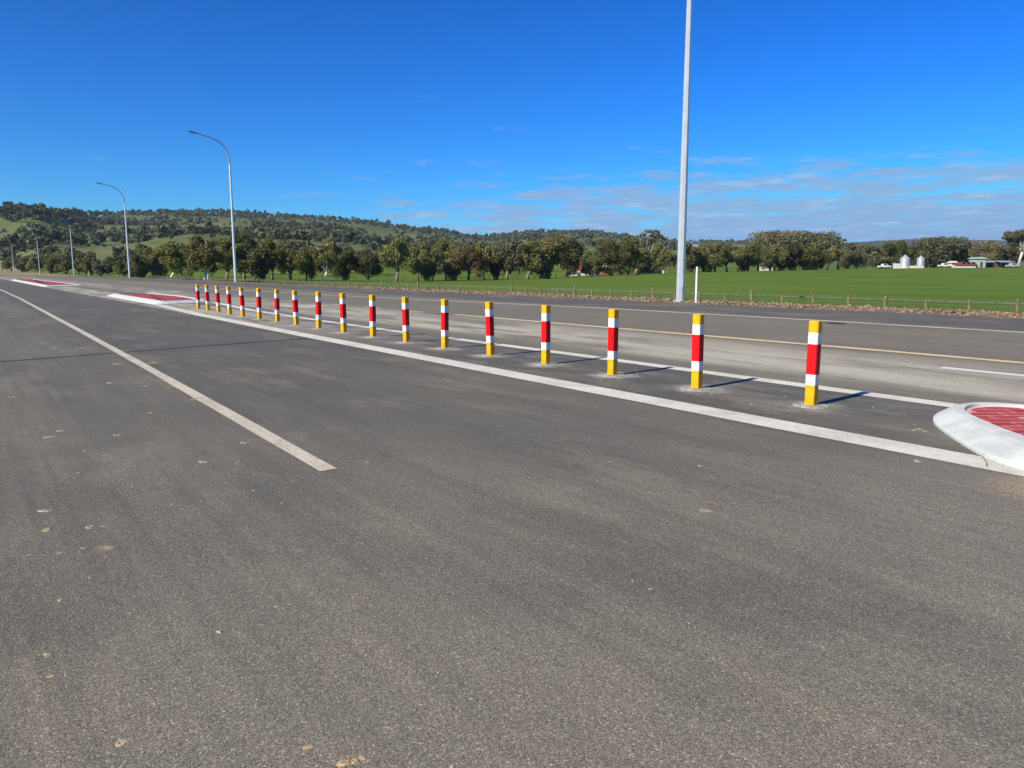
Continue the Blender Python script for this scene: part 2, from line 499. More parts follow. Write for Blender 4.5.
def leaf_mat(name, c1, c2, trans=0.35, vary=0.5):
    m = bpy.data.materials.new(name); m.use_nodes = True
    nd, lk = m.node_tree.nodes, m.node_tree.links; nd.clear()
    out = nd.new('ShaderNodeOutputMaterial')
    oi = nd.new('ShaderNodeObjectInfo')
    at_ = nd.new('ShaderNodeAttribute'); at_.attribute_name = 'tint'
    c = mixc(nd, lk, at_.outputs['Fac'], c1, c2)
    hs = nd.new('ShaderNodeHueSaturation')
    lk.new(c, hs.inputs['Color'])
    lk.new(ramp(nd, lk, oi.outputs['Random'], 0, 1, 1 - vary * 0.5, 1 + vary * 0.6, False), hs.inputs['Value'])
    r2 = math_n(nd, lk, 'FRACT', math_n(nd, lk, 'MULTIPLY', oi.outputs['Random'], 7.31))
    lk.new(ramp(nd, lk, r2, 0, 1, 0.475, 0.52, False), hs.inputs['Hue'])
    d = nd.new('ShaderNodeBsdfDiffuse'); t = nd.new('ShaderNodeBsdfTranslucent'); mx = nd.new('ShaderNodeMixShader')
    mx.inputs[0].default_value = trans
    lk.new(hs.outputs[0], d.inputs[0]); lk.new(hs.outputs[0], t.inputs[0])
    lk.new(d.outputs[0], mx.inputs[1]); lk.new(t.outputs[0], mx.inputs[2]); lk.new(mx.outputs[0], out.inputs[0])
    return m


M = {}
M['asphalt'] = asphalt_mat()
M['white'] = paint_mat('white_line_paint', (0.60, 0.53, 0.40), 0.7, (0.36, 0.31, 0.24), 0.5)
M['wide_white'] = paint_mat('wide_line_paint', (0.70, 0.665, 0.56), 0.4, (0.40, 0.35, 0.27), 0.5)
M['bright'] = paint_mat('fresh_line_paint', (0.62, 0.62, 0.58), 0.3, (0.5, 0.46, 0.4), 0.25)
M['cream'] = paint_mat('dusty_line_paint', (0.70, 0.54, 0.29), 0.5, (0.34, 0.27, 0.18), 0.5)
M['dark_mark'] = plain('near_black_mark', (0.014, 0.014, 0.014), 0.5, 0.4)
M['ground'] = ground_mat()
M['verge'] = verge_mat()
M['rock'] = rock_mat()
M['kerb'] = plain('kerb_white', (0.50, 0.515, 0.495), 0.85, 0.2, var=0.13, scale=3.2)
M['mortar'] = plain('mortar', (0.56, 0.36, 0.33), 0.9)
M['scuff'] = plain('white_scuff', (0.72, 0.62, 0.60), 0.9)
M['red_pave'] = plain('red_paving', (0.30, 0.055, 0.055), 0.85, var=0.25, scale=1.5)
M['yellow'] = plain('post_yellow', (0.66, 0.335, 0.006), 0.55, 0.25, var=0.13, scale=11)
M['red'] = plain('post_red', (0.50, 0.003, 0.004), 0.55, 0.2, var=0.14, scale=11)
M['pwhite'] = plain('post_white', (0.66, 0.665, 0.67), 0.45, 0.4, var=0.10, scale=11)
M['footing'] = plain('footing_concrete', (0.30, 0.285, 0.25), 0.92, var=0.45, scale=14)
M['galv'] = plain('galvanised_steel', (0.50, 0.535, 0.55), 0.42, 0.5, 0.45, var=0.08, scale=3)
M['galv_shaded'] = plain('shaded_galvanised', (0.26, 0.28, 0.29), 0.6, 0.4, 0.2, var=0.1, scale=3)  # arm steel: shade of the underside put into a darker colour
M['dark_metal'] = plain('dark_metal', (0.08, 0.09, 0.10), 0.5)
M['glass'] = plain('lamp_glass', (0.35, 0.37, 0.38), 0.15, 0.6)
M['timber'] = plain('weathered_timber', (0.165, 0.128, 0.082), 0.9, var=0.4, scale=9)
M['timber_grey'] = plain('grey_timber', (0.13, 0.122, 0.10), 0.9, var=0.4, scale=5)
M['timber_dark'] = plain('dark_timber', (0.085, 0.07, 0.055), 0.9, var=0.4, scale=9)
M['wire'] = plain('fence_wire', (0.17, 0.18, 0.165), 0.5, 0.5, 0.3)
M['bark'] = plain('bark', (0.20, 0.16, 0.12), 0.95, var=0.4, scale=3)
M['bark_dark'] = plain('bark_dark', (0.09, 0.075, 0.06), 0.95, var=0.4, scale=3)
M['bark_pale'] = plain('bark_pale', (0.62, 0.57, 0.48), 0.85, var=0.25, scale=2)
M['leaf_olive'] = leaf_mat('leaf_olive', (0.145, 0.152, 0.052), (0.300, 0.278, 0.105))
M['leaf_dark'] = leaf_mat('leaf_dark', (0.090, 0.100, 0.042), (0.220, 0.218, 0.090))
M['leaf_grey'] = leaf_mat('leaf_grey', (0.100, 0.104, 0.058), (0.215, 0.205, 0.118))
M['leaf_rust'] = leaf_mat('leaf_rust', (0.105, 0.074, 0.040), (0.230, 0.140, 0.075), vary=0.1)
M['leaf_hill'] = leaf_mat('leaf_hill', (0.066, 0.076, 0.040), (0.165, 0.170, 0.086), 0.25)
M['twig'] = plain('grey_twigs', (0.20, 0.17, 0.15), 0.95)
M['roof_red'] = plain('red_roof', (0.22, 0.052, 0.042), 0.7, var=0.2, scale=1)
M['wall_white'] = plain('white_wall', (0.58, 0.56, 0.52), 0.8)
M['wall_pink'] = plain('brick_wall', (0.38, 0.16, 0.13), 0.85, var=0.2)
M['zinc'] = plain('zincalume', (0.50, 0.52, 0.54), 0.35, 0.5, 0.35)
M['pale_green'] = plain('pale_green_sheet', (0.33, 0.40, 0.36), 0.6)
M['dark'] = plain('dark_opening', (0.02, 0.02, 0.022), 0.8)
M['reflect'] = plain('reflector_red', (0.45, 0.02, 0.02), 0.3, 0.6)


def brick_mat():
    m, nd, lk, b = new_mat('red_brick', 0.85, 0.3)
    oi = nd.new('ShaderNodeObjectInfo')
    v = coords(nd, lk)
    n = noise_n(nd, lk, v, 9, 6, 0.7)
    c = mixc(nd, lk, oi.outputs['Random'], (0.25, 0.026, 0.030), (0.42, 0.060, 0.062))
    c = mixc(nd, lk, ramp(nd, lk, n, 0.55, 0.8, 0, 0.35), c, (0.50, 0.30, 0.27))
    lk.new(c, b.inputs['Base Color'])
    bump(nd, lk, b, n, 0.4, 0.004)
    return m


M['brick'] = brick_mat()


def clod_mat():
    m, nd, lk, b = new_mat('dried_clay', 0.95, 0.1)
    v = coords(nd, lk)
    n = noise_n(nd, lk, v, 1.7, 2, 0.5); n2 = noise_n(nd, lk, v, 90, 4, 0.7)
    c = mixc(nd, lk, ramp(nd, lk, n, 0.42, 0.58), (0.44, 0.38, 0.29), (0.46, 0.33, 0.19))
    c = mixc(nd, lk, ramp(nd, lk, n2, 0.5, 0.7, 0, 0.5), c, (0.16, 0.13, 0.10))
    lk.new(c, b.inputs['Base Color'])
    lk.new(ramp(nd, lk, noise_n(nd, lk, v, 70, 5, 0.75), 0.42, 0.54, 0.15, 1.0), b.inputs['Alpha'])
    return m


M['clod'] = clod_mat()


# ------------------------------------------------------------------ terrain heights
def zt(t):
    return 0.0 if t < 9.9 else min(0.045 * (t - 9.9), 0.49)


def verge_t(s):
    """right-hand edge of the asphalt"""
    if s < 120: return 20.8 + 0.12 * math.sin(s * 0.7) + 0.08 * math.sin(s * 2.1)
    return 20.8 - (s - 120) ** 2 / 1900.0


# (bearing column, dip row, distance) of the ground along the paddock tree row
ROW = [(-900, 270, 500), (-200, 270, 500), (0, 271.5, 345), (60, 274, 240), (100, 277, 190), (130, 279.5, 165), (170, 281.5, 138), (205, 282, 128), (270, 280.5, 140),
       (400, 281.5, 165), (530, 279, 190), (610, 275.5, 205), (700, 272, 225), (780, 270.5, 240), (860, 268.7, 270), (940, 267.6, 290),
       (1020, 267.5, 285), (1300, 267.5, 285), (2400, 268, 300)]
RIDGE = [(-900, 211, 900), (-150, 210, 850), (0, 212, 800), (40, 213, 800), (62, 217, 850), (100, 217, 1250), (150, 215, 1500), (220, 214.5, 1500), (300, 219, 1500),
         (360, 223, 1500), (430, 232, 1500), (480, 239, 1500), (540, 233.5, 1700), (590, 233.5, 1700), (620, 238, 1700), (660, 243, 1800),
         (720, 243, 2200), (800, 245, 2600), (900, 240, 5000), (1024, 241, 5000), (1300, 243, 5000), (2400, 250, 5000)]


def lerp_tab(tab, x, i):
    if x <= tab[0][0]: return tab[0][i]
    for a, b in zip(tab, tab[1:]):
        if x <= b[0]:
            k = (x - a[0]) / (b[0] - a[0]); k = k * k * (3 - 2 * k) * 0.5 + k * 0.5
            return a[i] + (b[i] - a[i]) * k
    return tab[-1][i]


CA, SA = math.cos(YAW), math.sin(YAW)
FX = FPX / math.cos(PITCH)


def ss(a, b, x):
    k = max(0.0, min(1.0, (x - a) / (b - a))); return k * k * (3 - 2 * k)


def height(t, s):
    X = t * CA - s * SA; Y = t * SA + s * CA
    vt = verge_t(s) if s < 330 else -3.0
    rel = t - vt
    bank = zt(20) - 0.02 + ss(1.8, 9, rel) * (-1.05)
    if Y < 15:
        Yc = 15.0
    else:
        Yc = Y
    col = max(-900, min(2400, 512 + FX * X / Yc))
    D = Yc
    ry, rD = lerp_tab(ROW, col, 1), lerp_tab(ROW, col, 2)
    zr = HCAM - (ry - YH) * rD / FPX
    # distance at which this bearing leaves the bank
    kx = (X / Yc) * CA + SA
    d0 = 30.0 / kx if kx > 0.08 else 375.0
    d0 = min(d0, rD * 0.8)
    u = max(0.0, min(1.0, (D - d0) / (rD - d0)))
    z = -0.58 + (zr + 0.58) * (u ** 1.25)
    if D > rD:
        gy, gD = lerp_tab(RIDGE, col, 1), lerp_tab(RIDGE, col, 2)
        zg = HCAM + (YH - gy) * gD / FPX
        r0 = rD + 70
        if D < r0:
            z = zr
        else:
            w = (D - r0) / (gD - r0)
            if w <= 1:
                g = 0.35 * w + 0.65 * w ** 1.7 if gD < 4000 else w ** 2.2
                z = zr + (zg - zr) * g
                nz = mnoise.noise(Vector((t * 0.0052, s * 0.0052, 0.3))) + 0.5 * mnoise.noise(Vector((t * 0.013, s * 0.013, 7.1)))
                z += nz * 13.0 * ss(0.02, 0.3, w) * (1 - ss(0.75, 1.0, w)) * min(1.0, zg / 60)
            else:
                z = zg - (w - 1) * 60
    k = ss(5.5, 11.5, rel) if s < 330 else 1.0
    if rel < 4.6 and s < 330:
        return -0.35 if rel > -60 else -0.3
    return bank * (1 - k) + z * k


# ground: a fan of rings about the viewing spot, out to the horizon
def build_ground():
    bear = list(np.arange(-180, -50, 6.0)) + list(np.arange(-50, 50, 0.3)) + list(np.arange(50, 180, 6.0))
    bear = [R(b) + YAW for b in bear]
    radii = [3.0]
    while radii[-1] < 9500: radii.append(radii[-1] * 1.042 + 0.05)
    nb = len(bear); v = []; f = []
    for r in radii:
        for b in bear:
            t, s = r * math.sin(b), r * math.cos(b)
            v.append((t, s, height(t, s)))
    for i in range(len(radii) - 1):
        for j in range(nb):
            k = (j + 1) % nb
            f.append((i * nb + j, (i + 1) * nb + j, (i + 1) * nb + k, i * nb + k))
    f.append(tuple(range(nb)))
    o = obj('ground', mesh('ground', v, [q if len(q) > 4 else tuple(reversed(q)) for q in f], M['ground'], True))
    tag(o, 'green paddock and wooded hills spreading behind the road', kind='structure')
    return o


build_ground()


# ------------------------------------------------------------------ road
def build_road():
    sv = list(np.arange(-40, 60, 2.0)) + list(np.arange(60, 345, 7.5))
    cols = [-45, -20, -8, 0, 5, 9.9, 12, 14, 16, 18, 19.5, None]
    v, f = [], []
    for s in sv:
        vt = verge_t(s)
        for c in cols:
            t = vt if c is None else min(c, vt - 0.02 * (20 - c))
            v.append((t, s, zt(t)))
    n = len(cols)
    for i in range(len(sv) - 1):
        for j in range(n - 1):
            f.append((i * n + j, i * n + j + 1, (i + 1) * n + j + 1, (i + 1) * n + j))
    o = obj('road', mesh('road', v, f, M['asphalt']))
    tag(o, 'wide new asphalt road with dusty lanes', kind='structure')
    # verge bank: gravel shoulder rolling down into the paddock
    rels = [-0.12, 0.0, 0.25, 0.7, 1.3, 2.0, 3.0, 4.2, 5.5, 7.0, 8.5]
    sv2 = list(np.arange(-40, 80, 0.8)) + list(np.arange(80, 340, 5.0))
    v, f, g = [], [], []
    for s in sv2:
        for r in rels:
            t = verge_t(s) + r
            b = zt(20.8) - 0.02 + ss(1.8, 9, r) * (-1.05)
            if r <= 0: b = zt(verge_t(s)) - (0.06 if r < 0 else 0.012)
            else:
                b += 0.07 * ss(0.1, 0.9, r) * (1 - ss(1.3, 2.4, r)) + 0.05 * mnoise.noise(Vector((t * 1.3, s * 1.3, 0))) * ss(0.1, 0.6, r)
                b += (zt(verge_t(s)) - zt(20.8)) * (1 - ss(0, 5, r))
            if r > 8: b -= 0.5
            v.append((t, s, b)); g.append(ss(1.0, 2.0, r) if s < 60 else ss(0.7 + 5 * ss(130, 190, s), 1.8 + 6 * ss(130, 190, s), r))
    n = len(rels)
    for i in range(len(sv2) - 1):
        for j in range(n - 1):
            f.append((i * n + j, i * n + j + 1, (i + 1) * n + j + 1, (i + 1) * n + j))
    me = mesh('verge', v, f, M['verge'], True)
    a = me.attributes.new('grass', 'FLOAT', 'POINT'); a.data.foreach_set('value', g)
    o = obj('verge', me); tag(o, 'gravel verge falling to the paddock beside the far lane', kind='structure')


build_road()


def strip(name, pts, w, mat, label, dz=0.005, jit=0.006):
    """painted strip along a list of (t, s) centre points"""
    P = [Vector((p[0], p[1])) for p in pts]
    seg = []
    for a, b in zip(P, P[1:]):
        n = max(1, int((b - a).length / 0.7))
        seg += [a + (b - a) * (i / n) for i in range(n)]
    seg.append(P[-1]); v, f = [], []
    for i, p in enumerate(seg):
        d = (seg[min(i + 1, len(seg) - 1)] - seg[max(i - 1, 0)]).normalized(); nrm = Vector((-d.y, d.x))
        for sgn in (-1, 1):
            q = p + nrm * (sgn * w / 2 + random.uniform(-jit, jit))
            v.append((q.x, q.y, zt(q.x) + dz))
    for i in range(len(seg) - 1):
        f.append((2 * i, 2 * i + 1, 2 * i + 3, 2 * i + 2))
    o = obj(name, mesh(name, v, f, mat)); tag(o, label, kind='structure')
    return o


def flat(name, polys, mat, label, dz=0.006):
    v, f = [], []
    for P in polys:
        b = len(v); v += [(x, y, zt(x) + dz) for x, y in P]; f.append(tuple(range(b, b + len(P))))
    o = obj(name, mesh(name, v, f, mat)); tag(o, label, kind='structure'); return o


strip('lane_line', [(2.40, 5.95), (2.56, 14), (2.68, 22), (2.88, 38), (3.08, 54), (3.2, 80)], 0.155, M['white'], 'long white lane line ending in the foreground')
strip('island_edge_line', [(7.06, -9), (7.07, 1.5), (7.09, 3), (7.12, 10), (7.19, 20), (7.34, 30), (7.85, 39.6)], 0.44, M['wide_white'], 'broad white line on the near side of the posts')
strip('island_edge_line', [(9.83, 4.1), (9.80, 12), (9.72, 16.4)], 0.30, M['wide_white'], 'white line behind the nearest posts')
strip('island_edge_line', [(9.66, 18.2), (9.7, 24), (9.9, 32), (10.6, 40.5)], 0.30, M['wide_white'], 'white line behind the farthest posts')
strip('lane_line', [(13.85, -25), (13.8, 8), (13.68, 16), (13.6, 22.2)], 0.18, M['cream'], 'dusty cream line between the far lanes')
for s in (24.2, 27.6, 31.0, 36.5, 42):
    strip('lane_dash', [(13.5, s), (13.48, s + 1.3)], 0.13, M['cream'], 'short worn dash between the far lanes')
strip('road_edge_line', [(17.95, -25), (17.98, 14), (17.9, 20), (17.2, 29), (16.5, 40), (16.0, 60), (15.6, 100)], 0.15, M['white'], 'thin white edge line along the far shoulder')
strip('lane_dash', [(12.57, 5.85), (12.60, 2.6)], 0.2, M['bright'], 'bright white dash in the lane by the near island', jit=0.003)
strip('cross_line', [(-6, 15.2), (-2, 16.1), (0.56, 16.7), (2.42, 17.12), (4.3, 17.62), (6.95, 18.1)], 0.11, M['dark_mark'], 'thin dark line running across the near lanes', 0.003, 0.012)  # narrow near-black strip laid across the lanes


strip('kerb_joint', [(6.96, 2.80), (7.10, 2.86), (7.30, 2.98)], 0.008, M['dark_mark'], 'thin joint across the broad white line at the kerb nose', 0.008, 0.002)
flat('tar_patch', [[(17.50, 10.45), (17.66, 10.55), (17.72, 10.9), (17.60, 11.1), (17.50, 10.95), (17.44, 10.7)]], M['dark_mark'], 'small dark tar patch beside the far edge line')


def arrow(t, s, sc, label):
    # turn arrow seen from the far lane: stem, then a head bent to the side
    P = [[(-0.1, -2.2), (0.1, -2.2), (0.1, 0.2), (-0.1, 0.5)], [(-0.1, 0.5), (0.1, 0.2), (0.75, 0.75), (0.62, 1.0)],
         [(0.4, 1.25), (0.95, 0.45), (1.45, 1.45)]]
    flat('turn_arrow', [[(t + x * sc, s - y * sc) for x, y in reversed(q)] for q in P], M['bright'], label)


arrow(11.7, 32.6, 0.85, 'white turn arrow on the asphalt behind the middle posts')
arrow(11.7, 59.5, 1.1, 'white turn arrow beyond the red median')
arrow(11.7, 92, 1.2, 'white arrow beside the farthest red median')



# ------------------------------------------------------------------ traffic islands
def smooth_curve(pts, n=6):
    P = [Vector(p) for p in pts]; out = []
    for i in range(len(P) - 1):
        a, b, c, d = P[max(i - 1, 0)], P[i], P[i + 1], P[min(i + 2, len(P) - 1)]
        for k in range(n):
            x = k / n
            out.append(0.5 * ((2 * b) + (c - a) * x + (2 * a - 5 * b + 4 * c - d) * x * x + (3 * b - a - 3 * c + d) * x ** 3))
    out.append(P[-1]); return out


def resample(P, n):
    L = [0.0]
    for a, b in zip(P, P[1:]): L.append(L[-1] + (b - a).length)
    out = []; j = 0
    for i in range(n):
        x = L[-1] * i / (n - 1)
        while j < len(L) - 2 and L[j + 1] < x: j += 1
        k = (x - L[j]) / max(1e-9, L[j + 1] - L[j]); out.append(P[j].lerp(P[j + 1], k))
    return out


def kerb_loft(outer, inner, hgt, closed, base=0.0):
    """sloping mountable kerb between two outlines"""
    prof = [(0.0, -0.03), (0.0, 0.025), (0.05, 0.04), (0.5, hgt * 0.86), (0.68, hgt * 0.98), (0.82, hgt), (1.0, hgt), (1.0, hgt - 0.09)]
    v, f = [], []; n = len(outer); m = len(prof)
    for a, b in zip(outer, inner):
        for k, z in prof:
            q = a.lerp(b, k); v.append((q.x, q.y, z + zt(q.x) * (1 - k) + base))
    for i in range(n if closed else n - 1):
        j = (i + 1) % n
        for k in range(m - 1):
            f.append((i * m + k, j * m + k, j * m + k + 1, i * m + k + 1))
    if not closed:
        f.append(tuple(range(m))); f.append(tuple((n - 1) * m + k for k in reversed(range(m))))
    return v, f


def clip_poly(poly, half):
    """Sutherland-Hodgman against (px,py,nx,ny): keep the side where n points"""
    for px, py, nx, ny in half:
        out = []
        for i in range(len(poly)):
            a, b = poly[i], poly[(i + 1) % len(poly)]
            da = (a[0] - px) * nx + (a[1] - py) * ny; db = (b[0] - px) * nx + (b[1] - py) * ny
            if da >= 0: out.append(a)
            if da * db < 0:
                k = da / (da - db); out.append((a[0] + (b[0] - a[0]) * k, a[1] + (b[1] - a[1]) * k))
        poly = out
        if len(poly) < 3: return []
    return poly


def near_island():
    root = empty('traffic_island', (8.5, 0, 0))
    tag(root, 'nearest traffic island, red bricks inside a broad white kerb', 'traffic island', 'traffic islands along the road')
    off = Vector((8.5, 0))
    outer = [(7.04, -9), (7.04, -3), (7.04, 1), (7.04, 2.15), (7.10, 2.58), (7.34, 2.99), (7.75, 3.38), (8.15, 3.72), (8.5, 3.98), (8.85, 4.15), (9.2, 4.23), (9.55, 4.2), (9.82, 4.0), (9.97, 3.65), (10.02, 3), (10.02, 1), (10.02, -3), (10.02, -9)]
    inner = [(7.42, -9), (7.42, -3), (7.42, 1.2), (7.5, 2.2), (7.66, 2.58), (7.9, 2.90), (8.15, 3.2), (8.4, 3.46), (8.68, 3.72), (8.95, 3.88), (9.2, 3.94), (9.42, 3.90), (9.62, 3.74), (9.73, 3.45), (9.78, 2.9), (9.78, 1), (9.78, -3), (9.78, -9)]
    oc = smooth_curve([Vector(p) - off for p in outer], 5); ic = smooth_curve([Vector(p) - off for p in inner], 5)
    # kerb_loft works in world t for the crossfall: shift back afterwards
    v, f = kerb_loft([p + off for p in oc], [p + off for p in ic], 0.14, False)
    v = [(x - 8.5, y, z) for x, y, z in v]
    me = mesh('kerb', v, f, M['kerb'], False)
    obj('kerb', me, root)
    bed = [(p.x, p.y, 0.105) for p in ic]
    obj('mortar_bed', mesh('mortar_bed', bed, [tuple(range(len(bed)))], M['mortar']), root)
    # border strip of pale mortar just inside the kerb
    c = [sum(p.x for p in ic) / len(ic), 0]
    half = []
    P = ic
    for i in range(len(P) - 1):
        a, b = P[i], P[i + 1]; d = b - a
        if d.length < 1e-6: continue
        nrm = Vector((d.y, -d.x)).normalized()     # points to the inside (curve runs clockwise)
        half.append((a.x + nrm.x * 0.055, a.y + nrm.y * 0.055, nrm.x, nrm.y))
    # bricks: running bond, rows lying askew to the road
    ang = R(-35.0); ca, sa = math.cos(ang), math.sin(ang); L, W, gap = 0.40, 0.15, 0.022
    for r in range(-42, 43):
        for k in range(-16, 17):
            x0 = k * (L + gap) + (0.5 * L if r % 2 else 0); y0 = r * (W + gap * 1.5)
            quad = [(x0, y0), (x0 + L, y0), (x0 + L, y0 + W), (x0, y0 + W)]
            q = [(x * ca - y * sa, x * sa + y * ca + 1.2) for x, y in quad]
            if max(p[1] for p in q) < -1.6 or min(p[1] for p in q) > 4.2: continue
            q = clip_poly(q, half)
            if len(q) < 3: continue
            area = 0.5 * abs(sum(q[i][0] * q[(i + 1) % len(q)][1] - q[(i + 1) % len(q)][0] * q[i][1] for i in range(len(q))))
            if area < 0.003: continue
            cx = sum(p[0] for p in q) / len(q); cy = sum(p[1] for p in q) / len(q)
            top = 0.1095 + random.uniform(-0.0012, 0.0012); n = len(q)
            v = [(x - cx, y - cy, 0.0) for x, y in q] + [(x - cx, y - cy, 0.018) for x, y in q] + [((x - cx) * 0.97, (y - cy) * 0.97, 0.020) for x, y in q]
            f = [tuple(range(2 * n, 3 * n))]
            for lv in (0, 1):
                f += [(lv * n + i, lv * n + (i + 1) % n, (lv + 1) * n + (i + 1) % n, (lv + 1) * n + i) for i in range(n)]
            obj('brick', mesh('brick', v, f, M['brick']), root, (cx, cy, top - 0.02))
    # pale scuffed arcs on the bricks
    for pts, w in (([(8.98, 3.35), (8.9, 3.22), (8.78, 3.02), (8.55, 2.75), (8.3, 2.5), (8.0, 2.2)], 0.035), ([(9.35, 3.3), (9.2, 3.28), (9.05, 3.30), (8.98, 3.35)], 0.03),
                   ([(9.6, 3.02), (9.35, 2.85), (9.15, 2.72)], 0.035), ([(9.1, 2.85), (8.9, 2.62), (8.7, 2.42)], 0.03)):
        C = smooth_curve([Vector(p) - off for p in pts], 5); v, f = [], []
        for i, p in enumerate(C):
            d = (C[min(i + 1, len(C) - 1)] - C[max(i - 1, 0)]).normalized(); nn = Vector((-d.y, d.x)) * w * (0.6 + 0.4 * math.sin(i * 1.7)) / 2
            v += [(p.x - nn.x, p.y - nn.y, 0.1150), (p.x + nn.x, p.y + nn.y, 0.1150)]
        f = [(2 * i, 2 * i + 1, 2 * i + 3, 2 * i + 2) for i in range(len(C) - 1)]
        obj('scuff_mark', mesh('scuff_mark', v, f, M['scuff']), root)


near_island()


def far_island(pts, label, hgt=0.15, kw=0.55):
    c = Vector((sum(p[0] for p in pts) / len(pts), sum(p[1] for p in pts) / len(pts)))
    root = empty('traffic_island', (c.x, c.y, zt(c.x)))
    tag(root, label, 'traffic island', 'traffic islands along the road')
    P = [Vector(p) for p in pts]; n = len(P)
    outer = []
    for i in range(n):                                   # round the corners
        a, b, d = P[i - 1], P[i], P[(i + 1) % n]
        r = min(1.0, 0.35 * (a - b).length, 0.35 * (d - b).length)
        p0 = b + (a - b).normalized() * r; p1 = b + (d - b).normalized() * r
        for k in range(6):
            x = k / 5; outer.append((1 - x) ** 2 * p0 + 2 * x * (1 - x) * b + x * x * p1)
    inner = []
    m = len(outer)
    for i in range(m):
        d = (outer[(i + 1) % m] - outer[i - 1]).normalized(); inner.append(outer[i] + Vector((d.y, -d.x)) * kw)
    v, f = kerb_loft(outer, inner, hgt, True)
    z0 = zt(c.x)
    obj('kerb', mesh('kerb', [(x - c.x, y - c.y, z - z0) for x, y, z in v], f, M['kerb']), root)
    bed = [(p.x - c.x, p.y - c.y, hgt - 0.03 - z0) for p in inner]
    obj('paving', mesh('paving', bed, [tuple(range(m))], M['red_pave']), root)


# clockwise seen from above: near side first
far_island([(7.75, 39.8), (7.9, 56), (10.9, 56.5), (11.2, 48), (10.75, 41.2)], 'middle traffic island, red paved with white kerb, beyond the farthest post')
far_island([(7.2, 89), (7.6, 150), (11.2, 152), (11.2, 92)], 'farthest traffic island, long red strip with white kerb')


# ------------------------------------------------------------------ bollards
def make_bollard_parts():
    w, ch = 0.06, 0.010
    ring = [(-w + ch, -w), (w - ch, -w), (w, -w + ch), (w, w - ch), (w - ch, w), (-w + ch, w), (-w, w - ch), (-w, -w + ch)]
    def seg(name, z0, z1, mat, cap=None, grow=0.0):
        v = []; lv = [(z0, 1 + grow), (z1, 1 + grow)]
        if cap: lv = [(z0, 1), (z1 - 0.012, 1), (z1 - 0.003, 0.94), (z1, 0.82)]
        for z, k in lv: v += [(x * k, y * k, z) for x, y in ring]
        f = [tuple(reversed(range(8))), tuple((len(lv) - 1) * 8 + i for i in range(8))]
        for l in range(len(lv) - 1): f += [(l * 8 + i, l * 8 + (i + 1) % 8, (l + 1) * 8 + (i + 1) % 8, (l + 1) * 8 + i) for i in range(8)]
        return name, mesh(name, v, f, mat)
    parts = [seg('base_section', -0.05, 0.262, M['yellow']), seg('white_band', 0.262, 0.395, M['pwhite'], grow=0.02), seg('red_band', 0.395, 0.765, M['red'], grow=0.028),
             seg('white_band', 0.765, 0.905, M['pwhite'], grow=0.02), seg('top_cap', 0.905, 1.046, M['yellow'], cap=True)]
    mb = MB(); mb.lathe([(0.215, -0.02), (0.212, 0.006), (0.19, 0.012), (0.175, 0.004), (0.16, 0.010), (0.09, 0.016), (0.05, 0.02)], 28)
    parts.append(('footing', mb.mesh('footing', M['footing'])))
    return parts


ORD = ['nearest', 'second nearest', 'third nearest', 'fourth nearest', 'fifth nearest', 'sixth nearest', 'seventh nearest', 'eighth nearest', 'ninth nearest', 'tenth nearest',
       'eighth farthest', 'seventh farthest', 'sixth farthest', 'fifth farthest', 'fourth farthest', 'third farthest', 'second farthest', 'farthest']
bp = make_bollard_parts()
BT = [8.42, 8.33, 8.34, 8.36, 8.36, 8.36, 8.36, 8.35, 8.33, 8.32, 8.31, 8.32, 8.30, 8.27, 8.3, 8.36, 8.4, 8.45]
for i in range(BOLL_N):
    o = empty('bollard', (BT[i], BOLL_S0 + i * BOLL_DS, 0), R(random.uniform(7, 11)))
    tag(o, f'{ORD[i]} square red, white and yellow striped post in the row', 'bollard', 'striped posts on the painted island')
    tx, ty = R(random.uniform(-1.1, 1.1)), R(random.uniform(-1.3, 1.0) - (0.8 if i == 0 else 0))
    for nm, me in bp:
        c = obj(nm, me, o)
        if nm != 'footing': c.rotation_euler = (tx, ty, 0)


